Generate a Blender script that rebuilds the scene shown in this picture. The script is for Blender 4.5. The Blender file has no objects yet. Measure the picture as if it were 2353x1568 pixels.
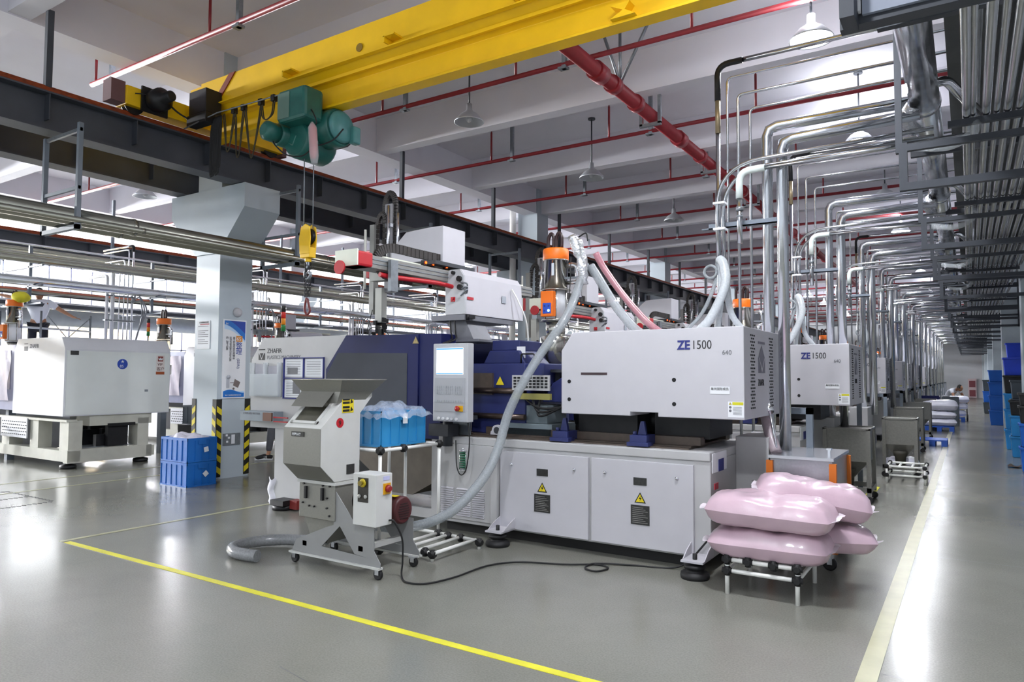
import bpy, math, random
from math import sin, cos, pi, sqrt, radians
from mathutils import Vector, Matrix
random.seed(7)
S = bpy.context.scene
COL = S.collection
# ---------------------------------------------------------------- camera
YAW, PIT, ROL, FPX = radians(32.928), radians(2.775), radians(0.290), 1620.32
fwd = Vector((-sin(YAW)*cos(PIT), cos(YAW)*cos(PIT), sin(PIT)))
rt = Vector((cos(YAW), sin(YAW), 0)); up = rt.cross(fwd)
r_ = rt*cos(ROL)+up*sin(ROL); u_ = up*cos(ROL)-rt*sin(ROL)
cam_data = bpy.data.cameras.new('camera'); cam = bpy.data.objects.new('camera', cam_data); COL.objects.link(cam)
cam_data.sensor_width = 36; cam_data.lens = 36*FPX/2353; cam_data.clip_end = 300; cam_data.clip_start = 0.05
cam.matrix_world = Matrix(((r_.x, u_.x, -fwd.x, 0), (r_.y, u_.y, -fwd.y, 0), (r_.z, u_.z, -fwd.z, 1.6), (0, 0, 0, 1)))
S.camera = cam
# ---------------------------------------------------------------- view, world
S.view_settings.view_transform = 'Standard'; S.view_settings.look = 'None'
S.view_settings.gamma = 1; S.view_settings.use_curve_mapping = False
S.view_settings.exposure = 1.17
W = bpy.data.worlds.new('sky'); S.world = W; W.use_nodes = True
W.node_tree.nodes['Background'].inputs[0].default_value = (0.86, 0.93, 1.0, 1)
W.node_tree.nodes['Background'].inputs[1].default_value = 0.5
LAMP_W = 330.0      # one pendant lamp
# sky light through the unbuilt end behind the viewer; area panel adds window daylight
def area(name, loc, rot, sx, sy, e, col=(1, 1, 1)):
    l = bpy.data.lights.new(name, 'AREA'); l.shape = 'RECTANGLE'; l.size = sx; l.size_y = sy; l.energy = e; l.color = col
    o = bpy.data.objects.new(name, l); COL.objects.link(o); o.location = loc; o.rotation_euler = rot; return o
area('window_daylight', (-30.3, 24, 5.2), (0, -pi/2, 0), 1.1, 62, 27000, (0.95, 0.97, 1.0))
sun = bpy.data.lights.new('sun', 'SUN'); sun.energy = 5; sun.angle = .02; sun.color = (1, .96, .88)
so_ = bpy.data.objects.new('sun', sun); COL.objects.link(so_); so_.rotation_euler = (0, radians(48), 0)

# ---------------------------------------------------------------- materials
MC = {}
def lin(h):
    h = h.lstrip('#'); c = [int(h[i:i+2], 16)/255 for i in (0, 2, 4)]
    return tuple(x/12.92 if x <= .04045 else ((x+.055)/1.055)**2.4 for x in c)
def M(name, col='#888888', rough=.5, metal=0.0, var=.06, scale=6.0, bump=0.0, trans=0.0, alpha=1.0, emit=None, es=0.0, spec=None, coat=0.0, rvar=0.0, stretch=None):
    if name in MC: return MC[name]
    m = bpy.data.materials.new(name); m.use_nodes = True; nt = m.node_tree; b = nt.nodes['Principled BSDF']
    c = lin(col)
    if emit:
        b.inputs['Base Color'].default_value = (0, 0, 0, 1) if es > 1 else (*c, 1)
        b.inputs['Emission Color'].default_value = (*lin(emit), 1); b.inputs['Emission Strength'].default_value = es
    else:
        tc = nt.nodes.new('ShaderNodeTexCoord'); nz = nt.nodes.new('ShaderNodeTexNoise'); nz.inputs['Scale'].default_value = scale; nz.inputs['Detail'].default_value = 5
        src = tc.outputs['Object']
        if stretch:
            mp = nt.nodes.new('ShaderNodeMapping'); mp.inputs['Scale'].default_value = stretch; nt.links.new(src, mp.inputs['Vector']); src = mp.outputs[0]
        nt.links.new(src, nz.inputs['Vector'])
        mr = nt.nodes.new('ShaderNodeMapRange'); mr.inputs['From Min'].default_value = .3; mr.inputs['From Max'].default_value = .7
        mr.inputs['To Min'].default_value = 1-var; mr.inputs['To Max'].default_value = 1+var
        nt.links.new(nz.outputs['Fac'], mr.inputs['Value'])
        mx = nt.nodes.new('ShaderNodeVectorMath'); mx.operation = 'SCALE'; mx.inputs[0].default_value = c
        nt.links.new(mr.outputs[0], mx.inputs['Scale']); nt.links.new(mx.outputs[0], b.inputs['Base Color'])
        if rvar:
            m2 = nt.nodes.new('ShaderNodeMapRange'); m2.inputs['From Min'].default_value = .3; m2.inputs['From Max'].default_value = .7
            m2.inputs['To Min'].default_value = max(0, rough-rvar); m2.inputs['To Max'].default_value = rough+rvar
            nt.links.new(nz.outputs['Fac'], m2.inputs['Value']); nt.links.new(m2.outputs[0], b.inputs['Roughness'])
        if bump:
            bp = nt.nodes.new('ShaderNodeBump'); bp.inputs['Strength'].default_value = bump; bp.inputs['Distance'].default_value = .01
            nt.links.new(nz.outputs['Fac'], bp.inputs['Height']); nt.links.new(bp.outputs[0], b.inputs['Normal'])
    if not rvar: b.inputs['Roughness'].default_value = rough
    b.inputs['Metallic'].default_value = metal
    b.inputs['Transmission Weight'].default_value = trans; b.inputs['Alpha'].default_value = alpha
    if coat: b.inputs['Coat Weight'].default_value = coat
    if spec is not None: b.inputs['Specular IOR Level'].default_value = spec
    MC[name] = m; return m
white = M('machine_white', '#bdbcc2', .42, var=.02)
white2 = M('machine_white_dusty', '#b6b6b7', .5, var=.05, scale=3)
grey_paint = M('column_paint', '#b3bec6', .38, var=.03, scale=2)
slab = M('ceiling_paint', '#dddce4', .85, var=.03, scale=1.2)
steel_dark = M('dark_painted_steel', '#3d4149', .55, var=.12, scale=3)
steel_mid = M('grey_painted_steel', '#6f7883', .5, var=.08, scale=4)
galv = M('galvanised_steel', '#8a9096', .42, metal=.7, var=.12, scale=20)
chrome = M('polished_pipe', '#dcdde2', .16, metal=1, var=.04, scale=9)
clad = M('aluminium_cladding', '#c9ccd2', .2, metal=1, var=.06, scale=5, bump=.25, rvar=.06)
stainless = M('stainless_sheet', '#8f8e88', .34, metal=.75, var=.05, scale=60, rvar=.05)
sprink = M('fire_red', '#861c26', .45, var=.1, scale=8)
rust = M('rusty_rail', '#8a3a14', .6, metal=.3, var=.35, scale=14)
yellow = M('crane_yellow', '#eebf06', .45, var=.06, scale=3)
navy = M('navy_blue', '#1b2152', .42, var=.06, scale=6, spec=.25)
navy2 = M('cobalt_blue', '#262e62', .42, var=.1, scale=8)
black = M('black_rubber', '#141416', .6, var=.1)
blackm = M('black_metal', '#1d1d20', .45, metal=.3, var=.2, scale=10)
green = M('hoist_green', '#1f5f57', .35, var=.12, scale=9)
green2 = M('hoist_green_pale', '#4d8a8a', .35, var=.1, scale=9)
red = M('signal_red', '#b01522', .45, var=.05)
orange = M('loader_orange', '#e8700f', .45, var=.05)
bluec = M('crate_blue', '#1466b8', .4, var=.06, scale=4)
bluec2 = M('crate_blue_light', '#2a86bd', .4, var=.06, scale=4)
greyc = M('crate_grey', '#5b646b', .5, var=.08)
paper = M('paper_white', '#e4e6ea', .6, var=.02)
ink = M('print_black', '#1b1b1e', .6, var=.02)
inkgrey = M('print_grey', '#6b6c72', .6, var=.02)
inkblue = M('print_navy', '#272f78', .6, var=.02)
tapey = M('warning_yellow', '#d9c51a', .5, var=.05)
hazb = M('hazard_black', '#16160f', .5, var=.05)
clear = M('clear_plastic', '#dfe6ea', .12, trans=.0, alpha=.38, var=.02)
glass = M('glass', '#ffffff', .03, trans=1, var=0)
maroon = M('motor_maroon', '#4e1f22', .4, var=.12, scale=10)
bagpink = M('bag_pink', '#c7acb9', .3, var=.05, scale=7, bump=.5, coat=.3)
bagwhite = M('bag_white', '#d8d9e6', .35, var=.05, scale=7, bump=.5)
pvcw = M('pipe_white', '#e6e6e2', .3, var=.03)
skin = M('skin', '#a87a5e', .5, var=.05)
shirt = M('white_cotton', '#dcdfe8', .8, var=.04)
trouser = M('dark_cloth', '#1c1d26', .85, var=.1)

# ---------------------------------------------------------------- mesh builder
class G:
    def __init__(s): s.v = []; s.f = []; s.mi = []; s.sm = []
    def add(s, vs, fs, mi=0, sm=False):
        n = len(s.v); s.v += [tuple(v) for v in vs]
        for f in fs: s.f.append(tuple(n+i for i in f)); s.mi.append(mi); s.sm.append(sm)
        return s
    def box(s, x0, x1, y0, y1, z0, z1, mi=0):
        if x0 > x1: x0, x1 = x1, x0
        if y0 > y1: y0, y1 = y1, y0
        if z0 > z1: z0, z1 = z1, z0
        vs = [(x, y, z) for z in (z0, z1) for y in (y0, y1) for x in (x0, x1)]
        return s.add(vs, [(0, 2, 3, 1), (4, 5, 7, 6), (0, 1, 5, 4), (2, 6, 7, 3), (0, 4, 6, 2), (1, 3, 7, 5)], mi)
    def obox(s, c, size, rot, mi=0):
        a, b, d = [x/2 for x in size]; R = rot if isinstance(rot, Matrix) else Matrix.Rotation(rot, 3, 'Z'); c = Vector(c)
        vs = [c+R@Vector((x, y, z)) for z in (-d, d) for y in (-b, b) for x in (-a, a)]
        return s.add(vs, [(0, 2, 3, 1), (4, 5, 7, 6), (0, 1, 5, 4), (2, 6, 7, 3), (0, 4, 6, 2), (1, 3, 7, 5)], mi)
    def prism(s, poly, axis, a0, a1, mi=0, sm=False):
        # poly: 2-D points; axis 0: (y,z), 1: (x,z), 2: (x,y)
        n = len(poly)
        ar = sum(poly[i][0]*poly[(i+1) % n][1]-poly[(i+1) % n][0]*poly[i][1] for i in range(n))
        if ar < 0: poly = poly[::-1]
        if a0 > a1: a0, a1 = a1, a0
        def P(p, a): return (a, p[0], p[1]) if axis == 0 else ((p[0], a, p[1]) if axis == 1 else (p[0], p[1], a))
        vs = [P(p, a0) for p in poly]+[P(p, a1) for p in poly]
        lo = tuple(range(n)); hi = tuple(range(n, 2*n)); sd = [(i, (i+1) % n, n+(i+1) % n, n+i) for i in range(n)]
        if axis == 1: fs = [lo, hi[::-1]]+[f[::-1] for f in sd]
        else: fs = [lo[::-1], hi]+sd
        k = len(s.f); s.add(vs, fs, mi)
        if sm:
            for i in range(k+2, len(s.f)): s.sm[i] = True
        return s
    def loft(s, A, B, mi=0, cap=True):
        n = len(A); fs = [(i, (i+1) % n, n+(i+1) % n, n+i) for i in range(n)]
        if cap: fs += [tuple(range(n))[::-1], tuple(range(n, 2*n))]
        return s.add(list(A)+list(B), fs, mi)
    def tube(s, pts, r, n=8, mi=0, caps=True, sm=True):
        pts = [Vector(p) for p in pts]
        pts = [p for i, p in enumerate(pts) if i == 0 or (p-pts[i-1]).length > 1e-6]
        rs = r if isinstance(r, (list, tuple)) else [r]*len(pts)
        t0 = (pts[1]-pts[0]).normalized(); a = Vector((0, 0, 1)) if abs(t0.z) < .9 else Vector((1, 0, 0))
        nrm = t0.cross(a).normalized(); vs = []; L = len(pts)
        for i, p in enumerate(pts):
            if i == 0: t = t0
            elif i == L-1: t = (pts[i]-pts[i-1]).normalized()
            else:
                t = (pts[i+1]-pts[i]).normalized()+(pts[i]-pts[i-1]).normalized()
                t = t.normalized() if t.length > 1e-6 else t0
            nrm = (nrm-t*nrm.dot(t)); nrm = nrm.normalized() if nrm.length > 1e-6 else t.orthogonal().normalized()
            bn = t.cross(nrm)
            for k in range(n):
                an = 2*pi*k/n; vs.append(p+(nrm*cos(an)+bn*sin(an))*rs[i])
        fs = [(i*n+k, i*n+(k+1) % n, (i+1)*n+(k+1) % n, (i+1)*n+k) for i in range(L-1) for k in range(n)]
        st = len(s.f); s.add(vs, fs, mi, sm)
        if caps: 
            m = len(s.v)-len(vs)
            s.f += [tuple(m+k for k in range(n))[::-1], tuple(m+(L-1)*n+k for k in range(n))]; s.mi += [mi, mi]; s.sm += [False, False]
        return s
    def lathe(s, prof, c=(0, 0, 0), axis='z', n=20, mi=0, sm=True):
        c = Vector(c); vs = []
        for r, h in prof:
            for k in range(n):
                a = 2*pi*k/n; x, y = r*cos(a), r*sin(a)
                vs.append(c+Vector({'z': (x, y, h), 'y': (y, h, x), 'x': (h, x, y)}[axis]))
        L = len(prof)
        fs = [(i*n+k, i*n+(k+1) % n, (i+1)*n+(k+1) % n, (i+1)*n+k) for i in range(L-1) for k in range(n)]
        fs.append(tuple(range(n))[::-1]); fs.append(tuple((L-1)*n+k for k in range(n)))
        k0 = len(s.f); s.add(vs, fs, mi, sm); s.sm[-1] = s.sm[-2] = False
        return s
    def cyl(s, c, r, h0, h1, axis='z', n=16, mi=0): return s.lathe([(r, h0), (r, h1)], c, axis, n, mi)
    def quad(s, a, b, c, d, mi=0): return s.add([a, b, c, d], [(0, 1, 2, 3)], mi)
    def grid(s, fn, nu, nv, mi=0, sm=True):
        vs = [fn(i/nu, j/nv) for j in range(nv+1) for i in range(nu+1)]; w = nu+1
        return s.add(vs, [(j*w+i, j*w+i+1, (j+1)*w+i+1, (j+1)*w+i) for j in range(nv) for i in range(nu)], mi, sm)

def bend(pts, rad, seg=5):
    pts = [Vector(p) for p in pts]; out = [pts[0]]
    for i in range(1, len(pts)-1):
        a, b, c = pts[i-1], pts[i], pts[i+1]; d1 = (a-b); d2 = (c-b); l = min(rad, d1.length*.49, d2.length*.49)
        p0 = b+d1.normalized()*l; p2 = b+d2.normalized()*l
        for k in range(seg+1):
            t = k/seg; out.append(p0*(1-t)**2+b*2*t*(1-t)+p2*t*t)
    out.append(pts[-1]); return out
def spline(pts, seg=6):
    pts = [Vector(p) for p in pts]; P = [pts[0]*2-pts[1]]+pts+[pts[-1]*2-pts[-2]]; out = []
    for i in range(1, len(P)-2):
        for k in range(seg):
            t = k/seg; a, b, c, d = P[i-1:i+3]
            out.append(.5*((2*b)+(c-a)*t+(2*a-5*b+4*c-d)*t*t+(3*b-a-3*c+d)*t**3))
    out.append(pts[-1]); return out

def root(name, loc, label=None, cat=None, group=None, rz=0):
    o = bpy.data.objects.new(name, None); COL.objects.link(o); o.location = loc; o.rotation_euler = (0, 0, rz); o.empty_display_size = .2
    if label: o['label'] = label
    if cat: o['category'] = cat
    if group: o['group'] = group
    return o
def wloc(o):
    v = Vector(o.location)
    while o.parent: o = o.parent; v += Vector(o.location)
    return v
def mk(name, g, mats, parent=None, label=None, cat=None, group=None, kind=None, bev=0, local=False, org=None):
    if not isinstance(mats, (list, tuple)): mats = [mats]
    if parent is not None: off = Vector((0, 0, 0)) if local else wloc(parent)
    elif org is not None: off = Vector(org)
    else:
        xs, ys, zs = zip(*g.v); off = Vector(((min(xs)+max(xs))/2, (min(ys)+max(ys))/2, min(zs)))
    me = bpy.data.meshes.new(name)
    me.from_pydata([(v[0]-off.x, v[1]-off.y, v[2]-off.z) for v in g.v], [], g.f)
    for m in mats: me.materials.append(m)
    me.polygons.foreach_set('material_index', g.mi); me.polygons.foreach_set('use_smooth', g.sm); me.update()
    o = bpy.data.objects.new(name, me); COL.objects.link(o)
    if parent is not None: o.parent = parent
    else: o.location = off
    if label: o['label'] = label
    if cat: o['category'] = cat
    if group: o['group'] = group
    if kind: o['kind'] = kind
    if bev:
        b = o.modifiers.new('bevel', 'BEVEL'); b.width = bev; b.segments = 2; b.limit_method = 'ANGLE'; b.angle_limit = radians(40)
    return o
def text(name, s, size, loc, rot, mat, parent=None, align='LEFT', ext=.0012, sx=1.0, vert=False, bold=0.0, **kw):
    # flat lettering turned to mesh; rot: euler, text x axis reads along the surface
    cu = bpy.data.curves.new(name, 'FONT'); cu.body = s; cu.size = size; cu.align_x = align; cu.extrude = ext; cu.offset = bold; cu.resolution_u = 3
    if vert: cu.space_line = .82
    o = bpy.data.objects.new(name, cu); COL.objects.link(o)
    me = bpy.data.meshes.new_from_object(o.evaluated_get(bpy.context.evaluated_depsgraph_get()))
    bpy.data.objects.remove(o); bpy.data.curves.remove(cu)
    Mx = Matrix.Translation(Vector(loc)) @ (rot if isinstance(rot, Matrix) else rotm(rot)) @ Matrix.Diagonal((sx, 1, 1, 1))
    if parent is not None: Mx = Matrix.Translation(-wloc(parent)) @ Mx
    me.transform(Mx); me.materials.clear(); me.materials.append(mat)
    m = bpy.data.objects.new(name, me); COL.objects.link(m); m.parent = parent
    for k, v in kw.items(): m[k] = v
    return m
def rotm(e):
    from mathutils import Euler
    return Euler(e).to_matrix().to_4x4()
FRONT = (pi/2, 0, 0)            # reads towards +x, faces -y
SIDE = (pi/2, 0, pi/2)          # reads towards +y, faces +x
def dup(o, d=(0, 0, 0), label=None, group=None, parent=None, z=None):
    c = o.copy(); COL.objects.link(c)
    if parent is not None: c.parent = parent
    else:
        c.location = Vector(o.location)+Vector(d)
        if label: c['label'] = label
        if group: c['group'] = group
    for ch in list(o.children): dup(ch, parent=c)
    return c
def setl(o, label, cat=None, group=None):
    o['label'] = label
    if cat: o['category'] = cat
    if group: o['group'] = group
    return o
ORD = ['first', 'second', 'third', 'fourth', 'fifth', 'sixth', 'seventh', 'eighth', 'ninth', 'tenth', 'eleventh', 'twelfth', 'thirteenth', 'fourteenth', 'fifteenth', 'sixteenth', 'seventeenth', 'eighteenth', 'nineteenth', 'twentieth', 'twenty-first', 'twenty-second', 'twenty-third', 'twenty-fourth']
# ================================================================ THE HALL
def floor_mat():
    m = bpy.data.materials.new('polished_concrete'); m.use_nodes = True; nt = m.node_tree; b = nt.nodes['Principled BSDF']
    N = nt.nodes.new; L = nt.links.new
    tc = N('ShaderNodeTexCoord')
    n1 = N('ShaderNodeTexNoise'); n1.inputs['Scale'].default_value = .55; n1.inputs['Detail'].default_value = 6; L(tc.outputs['Object'], n1.inputs['Vector'])
    n2 = N('ShaderNodeTexNoise'); n2.inputs['Scale'].default_value = 90; n2.inputs['Detail'].default_value = 2; L(tc.outputs['Object'], n2.inputs['Vector'])
    n3 = N('ShaderNodeTexNoise'); n3.inputs['Scale'].default_value = 2.6; n3.inputs['Detail'].default_value = 8; n3.inputs['Distortion'].default_value = 1.2; L(tc.outputs['Object'], n3.inputs['Vector'])
    cr = N('ShaderNodeValToRGB'); cr.color_ramp.elements[0].position = .3; cr.color_ramp.elements[1].position = .72
    cr.color_ramp.elements[0].color = (*lin('#76776f'), 1); cr.color_ramp.elements[1].color = (*lin('#86857d'), 1)
    mx = N('ShaderNodeMix'); mx.data_type = 'FLOAT'; mx.inputs[0].default_value = .25; L(n1.outputs['Fac'], mx.inputs[2]); L(n3.outputs['Fac'], mx.inputs[3]); L(mx.outputs[0], cr.inputs[0])
    sp = N('ShaderNodeMapRange'); sp.inputs['From Min'].default_value = .35; sp.inputs['From Max'].default_value = .65; sp.inputs['To Min'].default_value = .9; sp.inputs['To Max'].default_value = 1.08
    L(n2.outputs['Fac'], sp.inputs['Value'])
    sc = N('ShaderNodeVectorMath'); sc.operation = 'SCALE'; L(cr.outputs[0], sc.inputs[0]); L(sp.outputs[0], sc.inputs['Scale']); L(sc.outputs[0], b.inputs['Base Color'])
    rr = N('ShaderNodeMapRange'); rr.inputs['From Min'].default_value = .3; rr.inputs['From Max'].default_value = .7; rr.inputs['To Min'].default_value = .17; rr.inputs['To Max'].default_value = .25
    L(n1.outputs['Fac'], rr.inputs['Value']); L(rr.outputs[0], b.inputs['Roughness'])
    bp = N('ShaderNodeBump'); bp.inputs['Strength'].default_value = .02; bp.inputs['Distance'].default_value = .004; L(n3.outputs['Fac'], bp.inputs['Height']); L(bp.outputs[0], b.inputs['Normal'])
    b.inputs['Specular IOR Level'].default_value = .5
    return m
FLOOR = floor_mat()
mk('floor', G().box(-30, 1.9, -6, 66, -.2, 0), FLOOR, kind='structure', org=(0, 0, 0))
mk('ceiling', G().box(-30, 1.9, -3, 66.2, 6.6, 6.8), slab, kind='structure', org=(0, 0, 0))
for k in range(-1, 20):
    y = 3.65+3.15*k
    mk('ceiling_beam', G().box(-29.7, 1.9, y, y+.25, 5.95, 6.6), slab, kind='structure')
for x0, x1 in ((-10.03, -9.63), (-19.9, -19.5), (-29.7, -29.4), (.95, 1.3)):
    mk('ceiling_beam', G().box(x0, x1, -3, 66, 5.93, 6.6), slab, kind='structure')
wallm = M('wall_paint', '#b9bcc2', .8, var=.03, scale=1)
mk('wall_end', G().box(-30, 2, 66, 66.3, 0, 6.8), wallm, kind='structure')
mk('wall_right', G().box(1.9, 2.1, -3, 66, 0, 6.8), wallm, kind='structure')
# window wall on the left: sill wall, head wall, piers, framed windows
mk('wall_left', G().box(-29.8, -29.5, -3, 66, 0, .9).box(-29.8, -29.5, -3, 66, 5.75, 6.6), wallm, kind='structure')
alu = M('window_frame_grey', '#5b5f70', .5, var=.05)
pane_m = M('window_glass', '#e8f0f5', .05, alpha=.12, var=0)
wn = 0
for k in range(14):
    y0 = -2.4+4.725*k
    mk('wall_left_pier', G().box(-29.8, -29.45, y0-.35, y0+.35, .9, 5.75), wallm, kind='structure')
    if k == 13: break
    wn += 1; a, b = y0+.35, y0+4.375
    g = G()
    for z in (.92, 2.6, 4.55, 5.7): g.box(-29.68, -29.6, a, b, z, z+.06)
    for i in range(6):
        yy = a+(b-a-.05)*i/5; g.box(-29.68, -29.6, yy, yy+.05, .92, 5.75)
    w = mk('window_%d' % wn, g, alu, kind='structure')
    for i in range(5):
        ya = a+(b-a-.05)*i/5+.05; yb = a+(b-a-.05)*(i+1)/5
        mk('pane', G().box(-29.645, -29.635, ya, yb, .98, 5.7), pane_m, parent=w)
# the neighbour building and yard beyond the windows
nb = root('neighbour_building', (-38, 30, 0), 'cream rendered building with pale bands seen through the left hand windows', 'building')
cream = M('cream_render', '#f0d9a8', .8, var=.03)
g = G().box(-40, -38, -10, 75, 0, 4.9); mk('wall', g, cream, nb)
g = G()
for z in (1.8, 3.6): g.box(-38, -37.97, -10, 75, z, z+.06)
mk('band', g, M('band_orange', '#d99a5a', .8), nb)
mk('roof_edge', G().box(-40.1, -37.8, -10, 75, 4.9, 5.1), wallm, nb)
mk('yard_ground', G().box(-48, -30, -12, 80, -.3, -.05), M('yard_concrete', '#b8b4aa', .9), kind='structure')

# columns with double corbel; corner guards, poster
def column(X, k, corbel=True, rows=1):
    y = 6.58+9.45*k
    g = G().box(X-.3, X+.3, y, y+.58, 0, 6.6)
    c = mk('column', g, grey_paint, kind='structure')
    if corbel:
        p = [(X-.98, 4.46), (X+.9, 4.46), (X+.9, 4.1), (X+.3, 3.45), (X-.3, 3.45), (X-.98, 4.1)]
        mk('corbel', G().prism(p, 1, y-.03, y+.61), grey_paint, c)
    return c
for k in range(0, 6): column(-9.9, k)
for k in range(0, 6): column(-19.7, k)
for k in range(0, 7): column(1.14, k, False)
def guards(X, y, corners, label):
    for cx, cy, sx, sy, lab in corners:
        r = root('corner_guard', (X+cx, y+cy, 0), lab, 'corner guard', 'striped corner guards of the near column')
        x, yy = X+cx, y+cy; t = .012; w = .085
        g = G().box(x, x+sx*w, yy, yy-sy*t*-1*-1, .03, 1.2) if False else G()
        g.box(x-sx*t*0, x+sx*w*-1, yy, yy+sy*t, .03, 1.21).box(x, x+sx*t, yy+sy*t, yy-sy*w, .03, 1.21)
        mk('rubber_angle', g, hazb, r)
        s = G(); z = .12
        while z < 1.1:
            # stripe on the face along x and on the face along y
            ax0, ax1 = x-sx*w, x; e = yy+sy*(t+.002)
            s.add([(ax0, e, z), (ax1, e, z-.06), (ax1, e, z+.03), (ax0, e, z+.09)], [(0, 1, 2, 3)])
            e2 = x+sx*(t+.002); ay0, ay1 = yy, yy-sy*w
            s.add([(e2, ay0, z+.03-.03), (e2, ay1, z-.06), (e2, ay1, z+.03), (e2, ay0, z+.09)], [(0, 1, 2, 3)])
            z += .18
        mk('stripe', s, tapey, r)
cy0 = 6.58
guards(-9.9, 0, [(.3, cy0, 1, -1, 'striped corner guard on the camera side corner of the column, behind the blue crates'),
                 (.3, cy0+.58, 1, 1, 'striped corner guard on the right edge of the column nearest the moulding machine'),
                 (-.3, cy0, -1, -1, 'striped corner guard on the left edge of the column above the blue crates')], '')
# switch plate, sensor, notice and poster on the column
g = G().box(-9.6, -9.585, 6.7, 7.0, .5, .68)
sp = mk('socket_plate', g, galv, label='brushed metal socket plate low on the column face', cat='socket')
mk('cover_label', G().box(-9.585, -9.582, 6.84, 6.9, .52, .66), paper, sp)
for yy, zz in ((6.74, .64), (6.78, .6), (6.75, .54)): mk('sticker', G().box(-9.585, -9.583, yy, yy+.035, zz, zz+.03), paper, sp)
d = G(); d.lathe([(.075, 0), (.075, .02), (.06, .05), (.03, .065)], (-9.6, 6.9, 2.56), 'x')
mk('wall_sensor', d, white, label='round white dome sensor on the column above the poster', cat='sensor')
nr = root('notice_sheet', (-10.0, 6.575, 1.95), 'white printed notice sheet on the left face of the column', 'notice')
mk('sheet', G().box(-10.13, -9.8, 6.57, 6.58, 1.98, 2.42), paper, nr)
g = G()
for i, z in enumerate([2.33, 2.26, 2.23, 2.2, 2.17, 2.12, 2.09, 2.06]): g.box(-10.1, -9.84-(.08 if i % 3 == 2 else 0), 6.568, 6.57, z, z+.008)
mk('printed_lines', g, inkgrey, nr)
mk('red_heading', G().box(-10.05, -9.82, 6.567, 6.57, 2.355, 2.375), M('print_red', '#b06a70', .6), nr)
text('heading', '工艺纪律检查记录表', .028, (-10.08, 6.567, 2.385), FRONT, ink, nr)
ps = root('poster', (-9.59, 6.88, 1.2), 'tall blue and white 6S poster with Chinese text on the column', 'poster')
mk('board', G().box(-9.6, -9.58, 6.65, 7.06, 1.22, 2.44), paper, ps)
wb = M('poster_blue', '#1d6fc4', .45, var=.02); wl = M('poster_pale_blue', '#b5d3f0', .45, var=.02); db = M('poster_deep_blue', '#1c3f9e', .45, var=.02)
def ys(t): return 6.67+.37*t
X0 = -9.579
def strip(name, top, bot, m, dx=0):
    g = G(); n = 16; vs = []
    for i in range(n+1):
        t = i/n; vs += [(X0+dx, ys(t), bot(t)), (X0+dx, ys(t), top(t))]
    g.add(vs, [(2*i, 2*i+2, 2*i+3, 2*i+1) for i in range(n)]); return mk(name, g, m, ps)
strip('pale_field', lambda t: 2.42, lambda t: 1.3, wl)
strip('white_field', lambda t: 2.27-.2*t*t+.02, lambda t: 1.33, paper, .001)
strip('blue_swoosh', lambda t: 2.42, lambda t: 2.36-.24*t**1.6, wb, .002)
strip('deep_blue_swoosh', lambda t: 2.42, lambda t: 2.42-.27*max(0, t-.25)**1.2, db, .003)
strip('foot_wave', lambda t: 1.33+.025*sin(5*t), lambda t: 1.24, wb, .002)
text('company_line', '海尔工业塑胶有限责任公司', .024, (X0+.006, 6.7, 1.26), SIDE, paper, ps)
mk('badge', G().box(X0, X0+.004, 6.88, 6.99, 2.1, 2.19), M('poster_orange', '#d98a2b', .5), ps)
text('badge_text', '6S', .085, (X0+.006, 6.885, 2.115), SIDE, paper, ps)
text('title', '整\n理', .115, (X0+.004, 6.875, 2.0), SIDE, db, ps, vert=True)
text('title_latin', '(SEIRI)', .06, (X0+.004, 6.905, 1.84), Matrix.Rotation(pi/2, 4, 'Z') @ Matrix.Rotation(pi/2, 4, 'X') @ Matrix.Rotation(-pi/2, 4, 'Z'), inkblue, ps)
text('small_text', '将\n工\n作\n场\n所\n的\n任\n何\n物\n品', .042, (X0+.004, 6.82, 2.14), SIDE, inkgrey, ps, vert=True)
text('small_text', '区\n分\n为\n有\n必\n要\n与\n没\n有\n必\n要', .042, (X0+.004, 6.76, 2.14), SIDE, inkgrey, ps, vert=True)
text('small_text', '的\n，\n留\n下\n必\n要', .042, (X0+.004, 6.70, 2.14), SIDE, inkgrey, ps, vert=True)
text('logo', '6s', .05, (X0+.005, 6.69, 2.36), SIDE, paper, ps)
g = G().lathe([(0.001, 0), (.03, .012), (.03, .02), (.001, .032)], (X0+.002, 6.75, 1.55), 'x', 12); g.box(X0, X0+.006, 6.72, 6.775, 1.38, 1.52)
mk('cartoon_figure', g, M('poster_grey', '#b9bdc6', .5), ps)
g = G().add([(X0+.003, 6.84, 1.42), (X0+.003, 6.93, 1.38), (X0+.003, 6.97, 1.47), (X0+.003, 6.87, 1.52)], [(0, 1, 2, 3)])
g.lathe([(.018, 0), (.018, .004)], (X0+.003, 6.85, 1.37), 'x', 10); g.box(X0+.001, X0+.004, 6.79, 6.85, 1.455, 1.465)
mk('cartoon_trolley', g, M('poster_brown', '#7b6f6c', .5), ps)

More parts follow.
